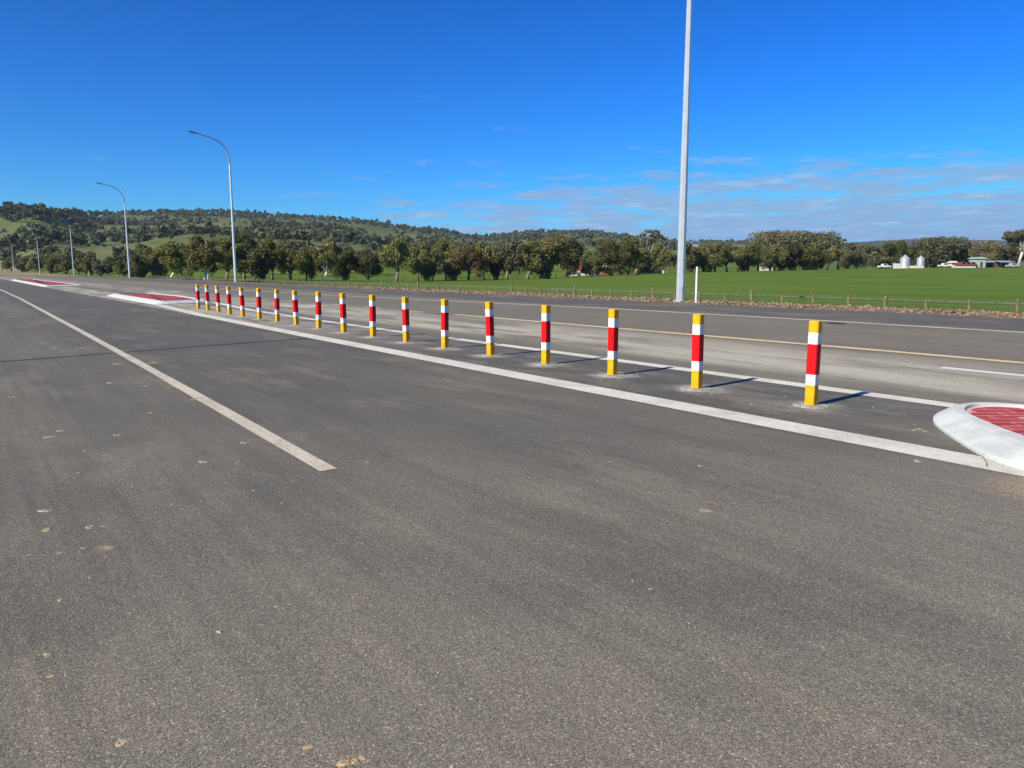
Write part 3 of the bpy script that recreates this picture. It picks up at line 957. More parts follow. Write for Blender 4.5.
# ------------------------------------------------------------------ street lights
def make_lamp_parts():
    mb = MB(); mb.tube([(0, 0, 0.02), (0, 0, 3), (0, 0, 7), (0, 0, 11.0)], [0.150, 0.135, 0.112, 0.085], 8, phase=math.pi / 8)
    mast = mb.mesh('mast', M['galv'])
    arm = [(0, 0, 10.9), (-0.04, 0, 11.5), (-0.2, 0, 12.1), (-0.52, 0, 12.6), (-0.98, 0, 12.96), (-1.5, 0, 13.18), (-2.1, 0, 13.34), (-2.8, 0, 13.48)]
    mb = MB(); mb.tube(smooth_curve(arm, 4), [0.075 - 0.03 * i / 28 for i in range(29)], 8); armm = mb.mesh('arm', M['galv_shaded'], True)
    mb = MB(); mb.lathe([(0.24, 0), (0.24, 0.025), (0.23, 0.03)], 16)
    for k in range(4):
        a = math.pi / 4 + k * math.pi / 2
        mb.lathe([(0.022, 0.03), (0.022, 0.07), (0.01, 0.075)], 6, (0.19 * math.cos(a), 0.19 * math.sin(a)))
    base = mb.mesh('base_plate', M['galv'])
    mb = MB()
    prof = [(-2.7, 0.06, 0.05), (-2.95, 0.13, 0.065), (-3.35, 0.15, 0.06), (-3.55, 0.10, 0.04)]
    ringv = []
    for x, hw, hh in prof:
        zc = 13.48 + (-2.8 - x) * 0.16
        ringv += [(x, -hw, zc), (x, -hw * 0.6, zc + hh), (x, hw * 0.6, zc + hh), (x, hw, zc), (x, hw * 0.9, zc - hh * 0.6), (x, -hw * 0.9, zc - hh * 0.6)]
    f = [(5, 4, 3, 2, 1, 0), tuple(range(18, 24))]
    for i in range(3): f += [(i * 6 + k, i * 6 + (k + 1) % 6, (i + 1) * 6 + (k + 1) % 6, (i + 1) * 6 + k) for k in range(6)]
    mb.add(ringv, f); head = mb.mesh('lamp_head', M['dark_metal'])
    mb = MB(); mb.box(-3.32, -2.98, -0.1, 0.1, 13.47, 13.49); lens = mb.mesh('lens', M['glass'])
    mb = MB(); mb.box(-0.06, 0.06, -0.152, -0.128, 0.5, 0.95); door = mb.mesh('access_door', M['galv'])
    return mast, armm, base, head, lens, door


lp = make_lamp_parts()


def street_light(loc, label, sc=1.0, rz=0.0):
    o = empty('street_light', loc, rz); o.scale = (sc, sc, sc)
    tag(o, label, 'street light', 'street lights along the far verge')
    obj('mast', lp[0], o); obj('arm', lp[1], o); obj('base_plate', lp[2], o); obj('access_door', lp[5], o)
    h = obj('lamp_head', lp[3], o); obj('lens', lp[4], h)


street_light((21.56, 19.42, 0.49), 'nearest street light, tall pale mast rising out of the picture', 1.08)
street_light((21.9, 75.6, 0.46), 'second nearest street light, curved arm against the blue sky')
street_light((21.2, 126.0, 0.35), 'third nearest street light, in front of the hill')
for (x, y, D, lab) in ((74, 276, 182, 'fourth nearest street light, mast in front of the hill trees'), (40, 274.5, 248, 'third street light from the left edge of the picture'),
                       (14, 271.5, 325, 'second street light from the left edge of the picture'), (1, 270.5, 345, 'street light at the very left edge of the picture')):
    p = at(x, y, D); street_light((p.x, p.y, p.z), lab, 0.97)


# ------------------------------------------------------------------ roadside marker posts
def guide_post(loc, h, label):
    o = empty('guide_post', loc, R(20)); tag(o, label, 'guide post', 'white guide posts on the verge')
    mb = MB(); w = 0.044
    prof = [(-w, 0.02), (-w * 0.6, -0.025), (w * 0.6, -0.025), (w, 0.02), (w * 0.9, 0.03), (w * 0.5, -0.012), (-w * 0.5, -0.012), (-w * 0.9, 0.03)]
    n = len(prof); v = [(x, y, -0.05) for x, y in prof] + [(x, y, h - 0.03) for x, y in prof] + [(x * 0.8, y, h) for x, y in prof]
    f = [tuple(reversed(range(n))), tuple(range(2 * n, 3 * n))]
    for l in (0, 1): f += [(l * n + i, l * n + (i + 1) % n, (l + 1) * n + (i + 1) % n, (l + 1) * n + i) for i in range(n)]
    mb.add(v, f); mb.build('post', M['pwhite'], o)
    mb = MB(); mb.box(-0.028, 0.028, -0.031, -0.0255, h - 0.26, h - 0.14); mb.build('reflector', M['reflect'], o)


guide_post((21.39, 18.52, 0.49), 1.27, 'white guide post standing beside the nearest street light')
p = at(89, 277.5, 170); guide_post((p.x, p.y, p.z), 1.5, 'distant white guide post by the fourth street light')
p = at(208, 282, 92); guide_post((p.x, p.y, p.z), 0.9, 'low white guide post at the verge left of the second street light')


# ------------------------------------------------------------------ fences
def fence(pts, spacing, ph, label, strainer=5, mat='timber', wires=(0.12, 0.3, 0.48, 0.66, 0.84, 1.0), rw=0.004, stays=0.0, pr=0.05, rail=False):
    root = empty('wire_fence', (pts[0][0], pts[0][1], height(*pts[0])))
    tag(root, label, 'fence'); o0 = Vector(root.location)
    P = resample([Vector(p) for p in pts], max(2, int(sum((Vector(b) - Vector(a)).length for a, b in zip(pts, pts[1:])) / spacing) + 1))
    mb = MB(); mb.tube([(0, 0, -0.3), (0, 0, ph * 0.97), (0.0, 0, ph)], [pr, pr * 0.94, pr * 0.7], 7); pm = mb.mesh('post', M[mat])
    mb = MB(); mb.tube([(0, 0, -0.3), (0, 0, ph * 1.05), (0, 0, ph * 1.09)], [pr * 1.3, pr * 1.25, pr * 1.1], 8); sm = mb.mesh('strainer_post', M[mat])
    tops = []
    for i, p in enumerate(P):
        z = height(p.x, p.y); tops.append(Vector((p.x, p.y, z)) - o0)
        st = strainer and i % strainer == strainer - 1
        c = obj('strainer_post' if st else 'post', sm if st else pm, root, tops[-1] + Vector((0, random.uniform(-0.15, 0.15) * 0, 0)))
        c.rotation_euler = (R(random.uniform(-3, 3)), R(random.uniform(-3, 3)), random.uniform(0, 3)); k = random.uniform(0.93, 1.06); c.scale = (1, 1, k)
    for wz in wires:
        mb = MB(); mb.tube([q + Vector((0, 0, wz * ph * 0.95)) for q in tops], rw, 4); mb.build('wire', M['wire'], root)
    if rail:
        for a, b in zip(tops, tops[1:]):
            mb = MB(); mb.tube([a + Vector((0, 0, ph * 0.9)), b + Vector((0, 0, ph * 0.9))], 0.024, 6); mb.build('top_rail', M['timber_grey'], root)
    if stays:
        mb = MB()
        for a, b in zip(tops, tops[1:]):
            n = int((b - a).length / stays)
            for k in range(1, n):
                q = a.lerp(b, k / n); mb.tube([q + Vector((0, 0, wires[0] * ph)), q + Vector((0, 0, wires[-1] * ph * 0.95))], rw * 0.8, 3, cap=False)
        tag(mb.build('mesh_stays', M['wire'], root), kind='stuff')


fence([(30.5, -14), (30.5, 20), (30.3, 60), (29.5, 100), (29, 150)], 1.6, 1.17, 'timber post and wire mesh fence along the foot of the verge', 4,
      wires=(0.12, 0.28, 0.44, 0.6, 0.74, 0.84, 0.92, 1.0), rw=0.0045, stays=0.58, pr=0.055, rail=True)


def row_pt(col, dD=0.0):
    D = lerp_tab(ROW, col, 2) + dD
    ang = math.atan2((col - 512) / FX, 1.0)
    q = Vector((D * math.tan(ang), D))          # lateral, forward
    t, s = q.x * CA + q.y * SA, -q.x * SA + q.y * CA
    return t, s


fence([row_pt(c, -6) for c in (150, 205, 270, 340, 400, 470, 530, 610, 700)], 4.0, 1.25, 'dark post fence in the grass below the paddock trees', 0, 'timber_dark', (0.5, 1.0), 0.008, 0, 0.07)
fence([row_pt(c, 12) for c in (700, 780, 860, 900, 940, 1020, 1060)], 5.0, 1.2, 'pale rail fence at the far edge of the green crop', 0, 'timber', (0.55, 1.0), 0.02, 0, 0.08)


# ------------------------------------------------------------------ rubble, clods, verge grass (uncountable)
def scatter_rocks():
    base = [(1, 0, 0), (-1, 0, 0), (0, 1, 0), (0, -1, 0), (0, 0, 1), (0, 0, -1)]
    s3 = 0.62
    cor = [(a * s3, b * s3, c * s3) for a in (-1, 1) for b in (-1, 1) for c in (-1, 1)]
    bm = bmesh.new()
    for p in base + cor: bm.verts.new(p)
    bmesh.ops.convex_hull(bm, input=bm.verts)
    bmesh.ops.triangulate(bm, faces=bm.faces)
    bm.verts.index_update(); bv = np.array([v.co[:] for v in bm.verts]); bf = np.array([[v.index for v in f.verts] for f in bm.faces]); bm.free()
    V, F = [], []; n = 0
    for i in range(16000):
        s = -12 + 75 * (random.random() ** 1.25); dens = 1 - ss(30, 62, s)
        if random.random() > dens + 0.12: continue
        r = abs(random.gauss(0.95, 0.55)) ; r = min(r, 2.3)
        if r < 0.12: continue
        t = verge_t(s) + r
        z = zt(20.8) - 0.02 + ss(1.8, 9, r) * (-1.05) + 0.07 * ss(0.1, 0.9, r) * (1 - ss(1.3, 2.4, r))
        sz = min(0.085, 0.014 + random.expovariate(1 / 0.016))
        k = bv * (1 + rng.uniform(-0.28, 0.28, bv.shape)) * np.array([sz * random.uniform(0.7, 1.5), sz * random.uniform(0.7, 1.5), sz * random.uniform(0.45, 0.9)])
        a = random.uniform(0, 6.28); ca, sa = math.cos(a), math.sin(a)
        q = np.stack([k[:, 0] * ca - k[:, 1] * sa + t, k[:, 0] * sa + k[:, 1] * ca + s, k[:, 2] + z + sz * 0.2], 1)
        V.append(q); F.append(bf + n); n += len(q)
    o = obj('verge_rubble', mesh_np('verge_rubble', np.concatenate(V), np.concatenate(F), M['rock']))
    tag(o, 'brown broken rock and mulch along the edge of the far shoulder', kind='stuff')


scatter_rocks()


def scatter_clods():
    mb = MB()
    def clod(t, s, r, h, lobes=11):
        ph = random.uniform(0, 6.28); el = random.uniform(0.6, 1.0); c = []
        p1, p2 = random.uniform(0, 6), random.uniform(0, 6)
        rr = [r * (0.85 + 0.2 * math.sin(2 * 6.283 * k / lobes + p1) + 0.13 * math.sin(3 * 6.283 * k / lobes + p2) + random.uniform(-0.06, 0.06)) for k in range(lobes)]
        b = []
        for k in range(lobes):
            a = 2 * math.pi * k / lobes; x, y = rr[k] * math.cos(a), rr[k] * math.sin(a) * el
            x, y = x * math.cos(ph) - y * math.sin(ph), x * math.sin(ph) + y * math.cos(ph); b.append((x, y))
        v = [(t + x, s + y, zt(t) + 0.0006) for x, y in b] + [(t + x * 0.7, s + y * 0.7, zt(t) + h * random.uniform(0.6, 1.1)) for x, y in b] + [(t, s, zt(t) + h)]
        f = [(i, (i + 1) % lobes, lobes + (i + 1) % lobes, lobes + i) for i in range(lobes)] + [(lobes + i, lobes + (i + 1) % lobes, 2 * lobes) for i in range(lobes)]
        mb.add(v, f)
    def px(x, y):
        r = (x - 512) / FPX; u = -(y - 384) / FPX
        Y = math.cos(PITCH) + math.sin(PITCH) * u; Z = -math.sin(PITCH) + math.cos(PITCH) * u; k = -HCAM / Z
        return (r * CA + Y * SA) * k, (-r * SA + Y * CA) * k
    spots = [(308, 747, .026), (350, 761, .044), (362, 758, .02), (45, 511, .05), (48, 655, .03), (50, 676, .02), (47, 530, .045), (90, 527, .035), (105, 526, .03), (83, 548, .02),
             (202, 462, .06), (198, 399, .10), (155, 309, .1), (243, 443, .05), (118, 435, .05), (50, 437, .06), (60, 431, .05), (12, 397, .05), (110, 383, .07), (145, 386, .05),
             (118, 364, .1), (153, 363, .1), (80, 348, .09), (55, 348, .08), (220, 410, .06), (150, 413, .04), (60, 600, .02), (700, 466, .03), (610, 462, .025), (130, 613, .015),
             (124, 742, .03), (60, 553, .02), (30, 555, .02), (238, 462, .03), (919, 429, .04), (925, 431, .035), (914, 430, .035), (917, 461, .06), (915, 425, .02)]
    for x, y, r in spots:
        t, s = px(x, y); clod(t, s, r, min(0.008, r * 0.12), 17)
    for i in range(150):
        t, s = random.uniform(-1, 3.2), 2 + 22 * random.random() ** 1.6
        clod(t, s, min(0.04, 0.004 + random.expovariate(1 / 0.007)), 0.004, 7)
    for i in range(300):
        s = random.uniform(5, 36); i2 = round((s - BOLL_S0) / BOLL_DS); 
        t, s = BOLL_T + random.gauss(0.1, 0.35), BOLL_S0 + i2 * BOLL_DS + random.gauss(0, 0.35)
        if abs(t - BOLL_T) < 0.1: continue
        clod(t, s, 0.006 + random.expovariate(1 / 0.008), 0.006, 6)
    o = mb.build('dried_clay_crumbs', M['clod']); tag(o, 'crumbs of dried clay and grit scattered on the asphalt', kind='stuff')


scatter_clods()


def scatter_grass():
    V, F, T_ = [], [], []; n = 0
    for i in range(16000):
        if True:
            s = -12 + 110 * random.random(); r = random.uniform(1.3, 9.0)
            if s < 55 and r < 1.9 and random.random() < 0.8: continue
            t = verge_t(s) + r
            z = zt(20.8) - 0.03 + ss(1.8, 9, r) * (-1.05) if r < 7.2 else height(t, s)
            h = random.uniform(0.05, 0.16) if r < 4 else random.uniform(0.08, 0.22)
        else:
            s = -10 + 130 * random.random(); t = 30 + 40 * random.random() ** 1.5
            z = height(t, s); h = random.uniform(0.07, 0.18)
        for k in range(2):
            a = random.uniform(0, 3.14); w = random.uniform(0.03, 0.07); lx, ly = random.uniform(-0.4, 0.4) * h, random.uniform(-0.4, 0.4) * h
            dx, dy = math.cos(a) * w, math.sin(a) * w
            V += [(t - dx, s - dy, z - 0.02), (t + dx, s + dy, z - 0.02), (t + lx, s + ly, z + h)]
            F.append((n, n + 1, n + 2)); n += 3; x = random.random(); T_ += [x, x, x]
    me = mesh_np('verge_grass', np.array(V), np.array(F), M['grass_leaf'])
    a = me.attributes.new('tint', 'FLOAT', 'POINT'); a.data.foreach_set('value', T_)
    o = obj('verge_grass', me); tag(o, 'rough green grass on the bank below the verge', kind='stuff')


M['grass_leaf'] = leaf_mat('grass_leaf', (0.060, 0.100, 0.016), (0.115, 0.145, 0.036), 0.3, 0.0)
scatter_grass()


# ------------------------------------------------------------------ trees
def leaf_cloud(centres, radii, per, size, r):
    """small tilted leaf sprays spread through clumps; returns verts, quads, tint"""
    V, T_ = [], []
    for (c, rad) in zip(centres, radii):
        n = max(4, int(per * (rad[0] ** 1.6)))
        d = r.normal(size=(n, 3)); d /= np.linalg.norm(d, axis=1)[:, None]
        rr = r.uniform(0.25, 1.0, n) ** 0.55
        p = np.array(c) + d * rr[:, None] * np.array(rad)
        a = r.normal(size=(n, 3)); a /= np.linalg.norm(a, axis=1)[:, None]
        a[:, 2] -= 0.35
        nrm = d + 0.9 * r.normal(size=(n, 3)); nrm /= np.linalg.norm(nrm, axis=1)[:, None]
        u = np.cross(nrm, a); u /= (np.linalg.norm(u, axis=1)[:, None] + 1e-9); w = np.cross(nrm, u)
        s = size * r.uniform(0.55, 1.35, n)
        hu, hw = u * (s * 0.5)[:, None], w * (s * 0.9)[:, None]
        V.append(np.stack([p - hu * 0.3 - hw, p + hu - hw * 0.1, p + hu * 0.2 + hw, p - hu + hw * 0.1], 1).reshape(-1, 3))
        base = r.uniform(0.15, 0.75); T_.append(np.repeat(np.clip(base + r.normal(0, 0.18, n), 0, 1), 4))
    V = np.concatenate(V); F = np.arange(len(V)).reshape(-1, 4)
    return V, F, np.concatenate(T_)


def tree_meshes(seed, h, w, style, leaf, bark, per=190, size=0.25, nclump=30, lean=0.0):
    """unit-true gum tree of height h, crown width w; returns (trunk mesh, crown mesh)"""
    r = np.random.default_rng(seed); rnd = random.Random(seed)
    fork = h * {'gum': 0.22, 'round': 0.13, 'low': 0.08, 'umbrella': 0.42, 'sparse': 0.35}[style]
    mb = MB(); top = Vector((lean * h * 0.25, rnd.uniform(-0.05, 0.05) * h, fork))
    r0 = 0.028 * h + 0.03
    mb.tube([(0, 0, -0.3), (top.x * 0.3, top.y * 0.4, fork * 0.5), tuple(top)], [r0 * 1.25, r0 * 0.95, r0 * 0.8], 7)
    centres, radii, limbs = [], [], []
    nl = {'gum': 6, 'round': 6, 'low': 7, 'umbrella': 6, 'sparse': 7}[style]
    for i in range(nl):
        a = 2 * math.pi * i / nl + rnd.uniform(-0.4, 0.4)
        reach = w * 0.5 * rnd.uniform(0.35, 0.72); rise = (h - fork) * rnd.uniform(0.35, 0.85)
        if style == 'umbrella': rise = (h - fork) * rnd.uniform(0.55, 0.88)
        if style in ('low',): rise = (h - fork) * rnd.uniform(0.2, 0.75)
        if i == 0: reach *= 0.3; rise = (h - fork) * 0.85
        e = top + Vector((math.cos(a) * reach, math.sin(a) * reach, rise)); mid = top.lerp(e, 0.5) + Vector((math.cos(a), math.sin(a), -0.6)) * reach * 0.12
        mb.tube([tuple(top - Vector((0, 0, 0.1))), tuple(mid), tuple(e)], [r0 * 0.6, r0 * 0.4, r0 * 0.12], 5)
        limbs.append((top, mid, e))
        for k in range(2):
            b = mid.lerp(e, rnd.uniform(0.2, 0.8)); g = b + Vector((rnd.uniform(-1, 1) * w * 0.17, rnd.uniform(-1, 1) * w * 0.17, rnd.uniform(0.02, 0.16) * h))
            mb.tube([tuple(b), tuple(g)], [r0 * 0.25, r0 * 0.08], 4); limbs.append((b, b.lerp(g, .5), g))
    for i in range(nclump):
        l = limbs[i % len(limbs)]; b = l[2] if i < len(limbs) else l[1].lerp(l[2], rnd.uniform(0.3, 1.1))
        c = b + Vector((rnd.gauss(0, 1) * w * 0.075, rnd.gauss(0, 1) * w * 0.075, rnd.gauss(0, 1) * h * 0.05))
        cr = w * rnd.uniform(0.11, 0.20) * (0.75 if style == 'sparse' else 1.0)
        flat_ = 0.55 if style in ('umbrella', 'sparse') else 0.85
        if style in ('gum', 'round') and rnd.random() < 0.42:       # hanging foliage
            c.z -= h * 0.16; flat_ = 1.4
        c.z = max(c.z, h * (0.2 if style in ('gum', 'umbrella', 'sparse') else 0.1))
        c.z = min(c.z, h - cr * flat_ * 0.8)
        centres.append(tuple(c)); radii.append((cr, cr * rnd.uniform(0.8, 1.1), cr * flat_))
    V, F, T_ = leaf_cloud(centres, radii, per, size, r)
    cm = mesh_np('crown', V, F, M[leaf]); a = cm.attributes.new('tint', 'FLOAT', 'POINT'); a.data.foreach_set('value', T_.astype(np.float32))
    return mb.mesh('trunk', M[bark], True), cm


PROTO = {}
def proto(key, *a, **k):
    PROTO[key] = (tree_meshes(*a, **k), a[1])


proto('olive_a', 21, 8.5, 7.0, 'gum', 'leaf_olive', 'bark_pale', lean=-0.35)
proto('olive_b', 22, 9.0, 6.8, 'gum', 'leaf_olive', 'bark_pale', lean=0.2)
proto('olive_c', 23, 9.0, 6.2, 'gum', 'leaf_olive', 'bark')
proto('dark_a', 31, 7.5, 7.0, 'round', 'leaf_dark', 'bark_dark', nclump=30)
proto('dark_b', 32, 8.5, 7.4, 'round', 'leaf_dark', 'bark_dark', nclump=30)
proto('dark_c', 33, 8.0, 8.5, 'gum', 'leaf_dark', 'bark_dark', nclump=30)
proto('grey_a', 41, 7.5, 6.2, 'gum', 'leaf_grey', 'bark', nclump=24)
proto('grey_b', 42, 7.0, 7.5, 'low', 'leaf_grey', 'bark', nclump=26)
proto('rust', 51, 6.5, 5.8, 'gum', 'leaf_rust', 'bark_dark', nclump=26)
proto('sparse', 61, 10.5, 7.5, 'sparse', 'leaf_grey', 'bark', nclump=16, per=140)
proto('broad', 71, 10.0, 15.0, 'round', 'leaf_grey', 'bark_dark', nclump=48, size=0.34, per=120)
proto('umbrella', 81, 12.0, 11.0, 'umbrella', 'leaf_grey', 'bark_pale', nclump=24, size=0.32, per=120, lean=-0.6)
proto('bush', 91, 3.0, 4.0, 'low', 'leaf_dark', 'bark_dark', nclump=18, size=0.3)


def tree(key, loc, hgt, label, group, rz=None, wk=1.0, cat='tree', name='gum_tree'):
    (tm, cm), h0 = PROTO[key]; k = hgt / h0
    o = empty(name, loc, random.uniform(0, 6.28) if rz is None else rz); o.scale = (k * wk, k * wk, k)
    tag(o, label, cat, group)
    obj('trunk', tm, o); obj('crown', cm, o)
    return o


NUM = ['first', 'second', 'third', 'fourth', 'fifth', 'sixth', 'seventh', 'eighth', 'ninth', 'tenth', 'eleventh', 'twelfth', 'thirteenth', 'fourteenth']


def paddock_tree(key, col, top, label, dD=0.0, wk=1.0, base=None, rz=None, group='trees along the paddock edge'):
    t, s = row_pt(col, dD); z = height(t, s)
    D = lerp_tab(ROW, col, 2) + dD
    yb = YH + (HCAM - z) * FPX / D
    hgt = (yb - top) * D / FPX
    return tree(key, (t, s, z - 0.05), hgt, label, group, rz, wk * 1.14)


# left stretch, beside the second street light
left = [('olive_a', 169, 240.5, 'olive gum with leaning pale trunk, leftmost of the roadside row', 0, 1.0, 2.6), ('olive_b', 205, 236, 'olive gum with pale forked trunk, just left of the second street light', 0, 1.0, 0.5),
        ('olive_c', 226, 238, 'olive gum directly behind the second street light mast', 6, 1.0, None), ('dark_a', 255, 243, 'dark rounded tree just right of the second street light', 0, 1.05, None),
        ('grey_a', 244, 234, 'tall olive tree behind the dark rounded tree by the second street light', 25, 1.0, None),
        ('olive_c', 272, 239, 'upright olive tree, second right of the second street light', 5, 0.9, None), ('grey_a', 290, 240, 'brownish grey tree, third right of the second street light', 12, 1.0, None),
        ('dark_c', 306, 247, 'low dark tree, fourth right of the second street light', 5, 0.8, None), ('olive_b', 324, 238, 'tall olive gum, fifth right of the second street light', 0, 0.85, None),
        ('dark_b', 345, 249, 'dark tree between two tall olive gums', 14, 1.0, None), ('grey_b', 368, 250, 'low greyish tree left of the tall olive gum', 10, 0.9, None),
        ('olive_c', 396, 237.5, 'tallest olive gum, sixth right of the second street light', -2, 1.0, None), ('dark_c', 418, 243, 'dark tree just right of the tallest olive gum', 6, 0.85, None)]
for k, c, tp, lab, dd, wk, rz in left: paddock_tree(k, c, tp, lab, dd, wk, rz=rz)
mid = [('dark_a', 432, 249, 'small dark tree, third left of the rust coloured tree', 0, .9), ('olive_c', 446, 240, 'olive tree, second left of the rust coloured tree', 10, 1.0), ('dark_b', 456, 247, 'dark tree just left of the rust coloured tree', 4, .8),
       ('rust', 468, 248, 'rust coloured tree with dark trunk in the paddock row', -4, 1.1), ('olive_b', 484, 243, 'olive tree just right of the rust coloured tree', 4, .9), ('dark_a', 497, 246, 'dark tree, second right of the rust coloured tree', 6, .8),
       ('grey_a', 507, 240, 'tree with drooping foliage, third right of the rust coloured tree', 0, 1.0), ('olive_c', 527, 242, 'wide spreading tree, fourth right of the rust coloured tree', -4, 1.2), ('dark_b', 549, 236, 'big dark tree left of the red roofed house', -2, 1.05),
       ('dark_c', 566, 238, 'dark tree rising behind the red roofed house', 26, .8), ('olive_b', 592, 251, 'small olive tree between the two red farm buildings', -3, 1.1), ('dark_c', 612, 240, 'dark tree right of the red and white shed', -2, 0.9),
       ('olive_c', 637, 245, 'olive tree, second left of the nearest street light mast', -4, 1.1), ('sparse', 647, 228, 'tall open crowned gum rising left of the nearest street light mast', 55, 1.0), ('dark_b', 628, 236, 'tall dark tree behind the brick wall', 45, 1.0),
       ('olive_b', 664, 244, 'olive tree just left of the nearest street light mast', -4, 1.0)]
for k, c, tp, lab, dd, wk in mid: paddock_tree(k, c, tp, lab, dd, wk)
rights = [('dark_a', 692, 244), ('dark_b', 704, 245), ('dark_c', 715, 243), ('olive_c', 727, 245), ('olive_c', 738, 247), ('dark_b', 748, 245), ('dark_c', 758, 244), ('olive_c', 770, 245), ('dark_a', 780, 247), ('dark_b', 790, 243), ('dark_a', 803, 246), ('dark_c', 813, 249), ('olive_b', 827, 246)]
for i, (k, c, tp) in enumerate(rights):
    paddock_tree(k, c, tp, f'{NUM[i]} tree right of the nearest street light mast, {"olive" if "olive" in k else "dark"}, in the far row', -2 + 3 * (i % 2), 1.05)
for k, c, tp, lab, dd, wk in [('broad', 774, 231.5, 'tall broad gum rising behind the far row, left of its two neighbours', 55, .75), ('broad', 806, 232.5, 'tall broad gum rising behind the far row, between its two neighbours', 60, .8),
                              ('sparse', 838, 235.5, 'tall open gum at the right end of the far row', 50, 1.0), ('grey_b', 857, 243, 'greyish tree left of the bare topped tree', 25, 1.1), ('grey_a', 872, 246, 'small grey tree beside the bare topped tree', 15, 1.2),
                              ('dark_c', 892, 241, 'bare topped tree standing left of the silos', 15, .95), ('broad', 938, 237.5, 'very broad grey green tree behind the silos', 30, 1.0), ('grey_b', 962, 250, 'small tree between the broad tree and the green shed', 40, 1.0),
                              ('broad', 988, 241, 'grey green tree behind the pale green shed', 28, .7), ('umbrella', 1018, 231, 'tall gum with pale leaning limb at the right edge', 10, 1.0), ('grey_b', 1008, 248, 'low grey tree behind the open carport', 30, 1.0),
                              ('dark_b', 910, 246, 'dark tree behind the left silo', 40, 1.0), ('dark_b', 848, 252, 'low dark tree at the right end of the far row', 12, 1.2), ('grey_a', 952, 246, 'grey tree just right of the very broad tree behind the silos', 45, 1.3), ('dark_c', 972, 247, 'dark tree behind the red roofed shed near the silos', 36, 1.2), ('grey_b', 999, 245, 'bushy grey tree left of the gum with the pale limb', 40, 1.1), ('dark_b', 879, 249, 'dark bushy tree left of the bare topped tree', 30, 1.2), ('grey_b', 924, 247, 'grey bushy tree behind the right silo', 46, 1.1),
                              ('grey_b', 1036, 240, 'grey tree past the right edge, partly out of the picture', 30, 1.0)]:
    paddock_tree(k, c, tp, lab, dd, wk)


# bare twigs over the tree left of the silos
def bare_tree():
    t, s = row_pt(893, 16); z = height(t, s); o = empty('bare_tree', (t, s, z)); tag(o, 'leafless grey tree poking above the crowns left of the silos', 'tree')
    rnd = random.Random(5); mb = MB(); tw = MB(); mb.tube([(0, 0, -0.2), (0.1, 0, 3.5), (0, 0.1, 5.5)], [0.25, 0.18, 0.12], 6)
    for i in range(12):
        a = rnd.uniform(0, 6.28); b = Vector((0, 0, rnd.uniform(3.2, 5.5))); e = b + Vector((math.cos(a) * rnd.uniform(1.5, 4.2), math.sin(a) * rnd.uniform(1.5, 4.2), rnd.uniform(3, 5.5)))
        mb.tube([tuple(b), tuple(b.lerp(e, .5) + Vector((0, 0, .3))), tuple(e)], [.1, .07, .03], 4)
        for k in range(9):
            q = b.lerp(e, rnd.uniform(.4, 1)); g = q + Vector((rnd.uniform(-1.2, 1.2), rnd.uniform(-1.2, 1.2), rnd.uniform(.1, 1.5))); tw.tube([tuple(q), tuple(g)], [.04, .02], 3)
    mb.build('trunk', M['twig'], o); tw.build('twigs', M['twig'], o)


bare_tree()

# trees of the middle distance and the hills
HP = []
for i, (h, w, st, lf, pr, sz) in enumerate([(8, 7.5, 'round', 'leaf_hill', 70, 0.42), (9, 7, 'gum', 'leaf_hill', 70, 0.42), (7, 8, 'round', 'leaf_dark', 70, 0.45), (8, 8, 'gum', 'leaf_grey', 70, 0.42), (6, 7, 'low', 'leaf_hill', 70, 0.42)]):
    HP.append((tree_meshes(200 + i, h, w, st, lf, 'bark_dark', per=pr, size=sz, nclump=16), h))


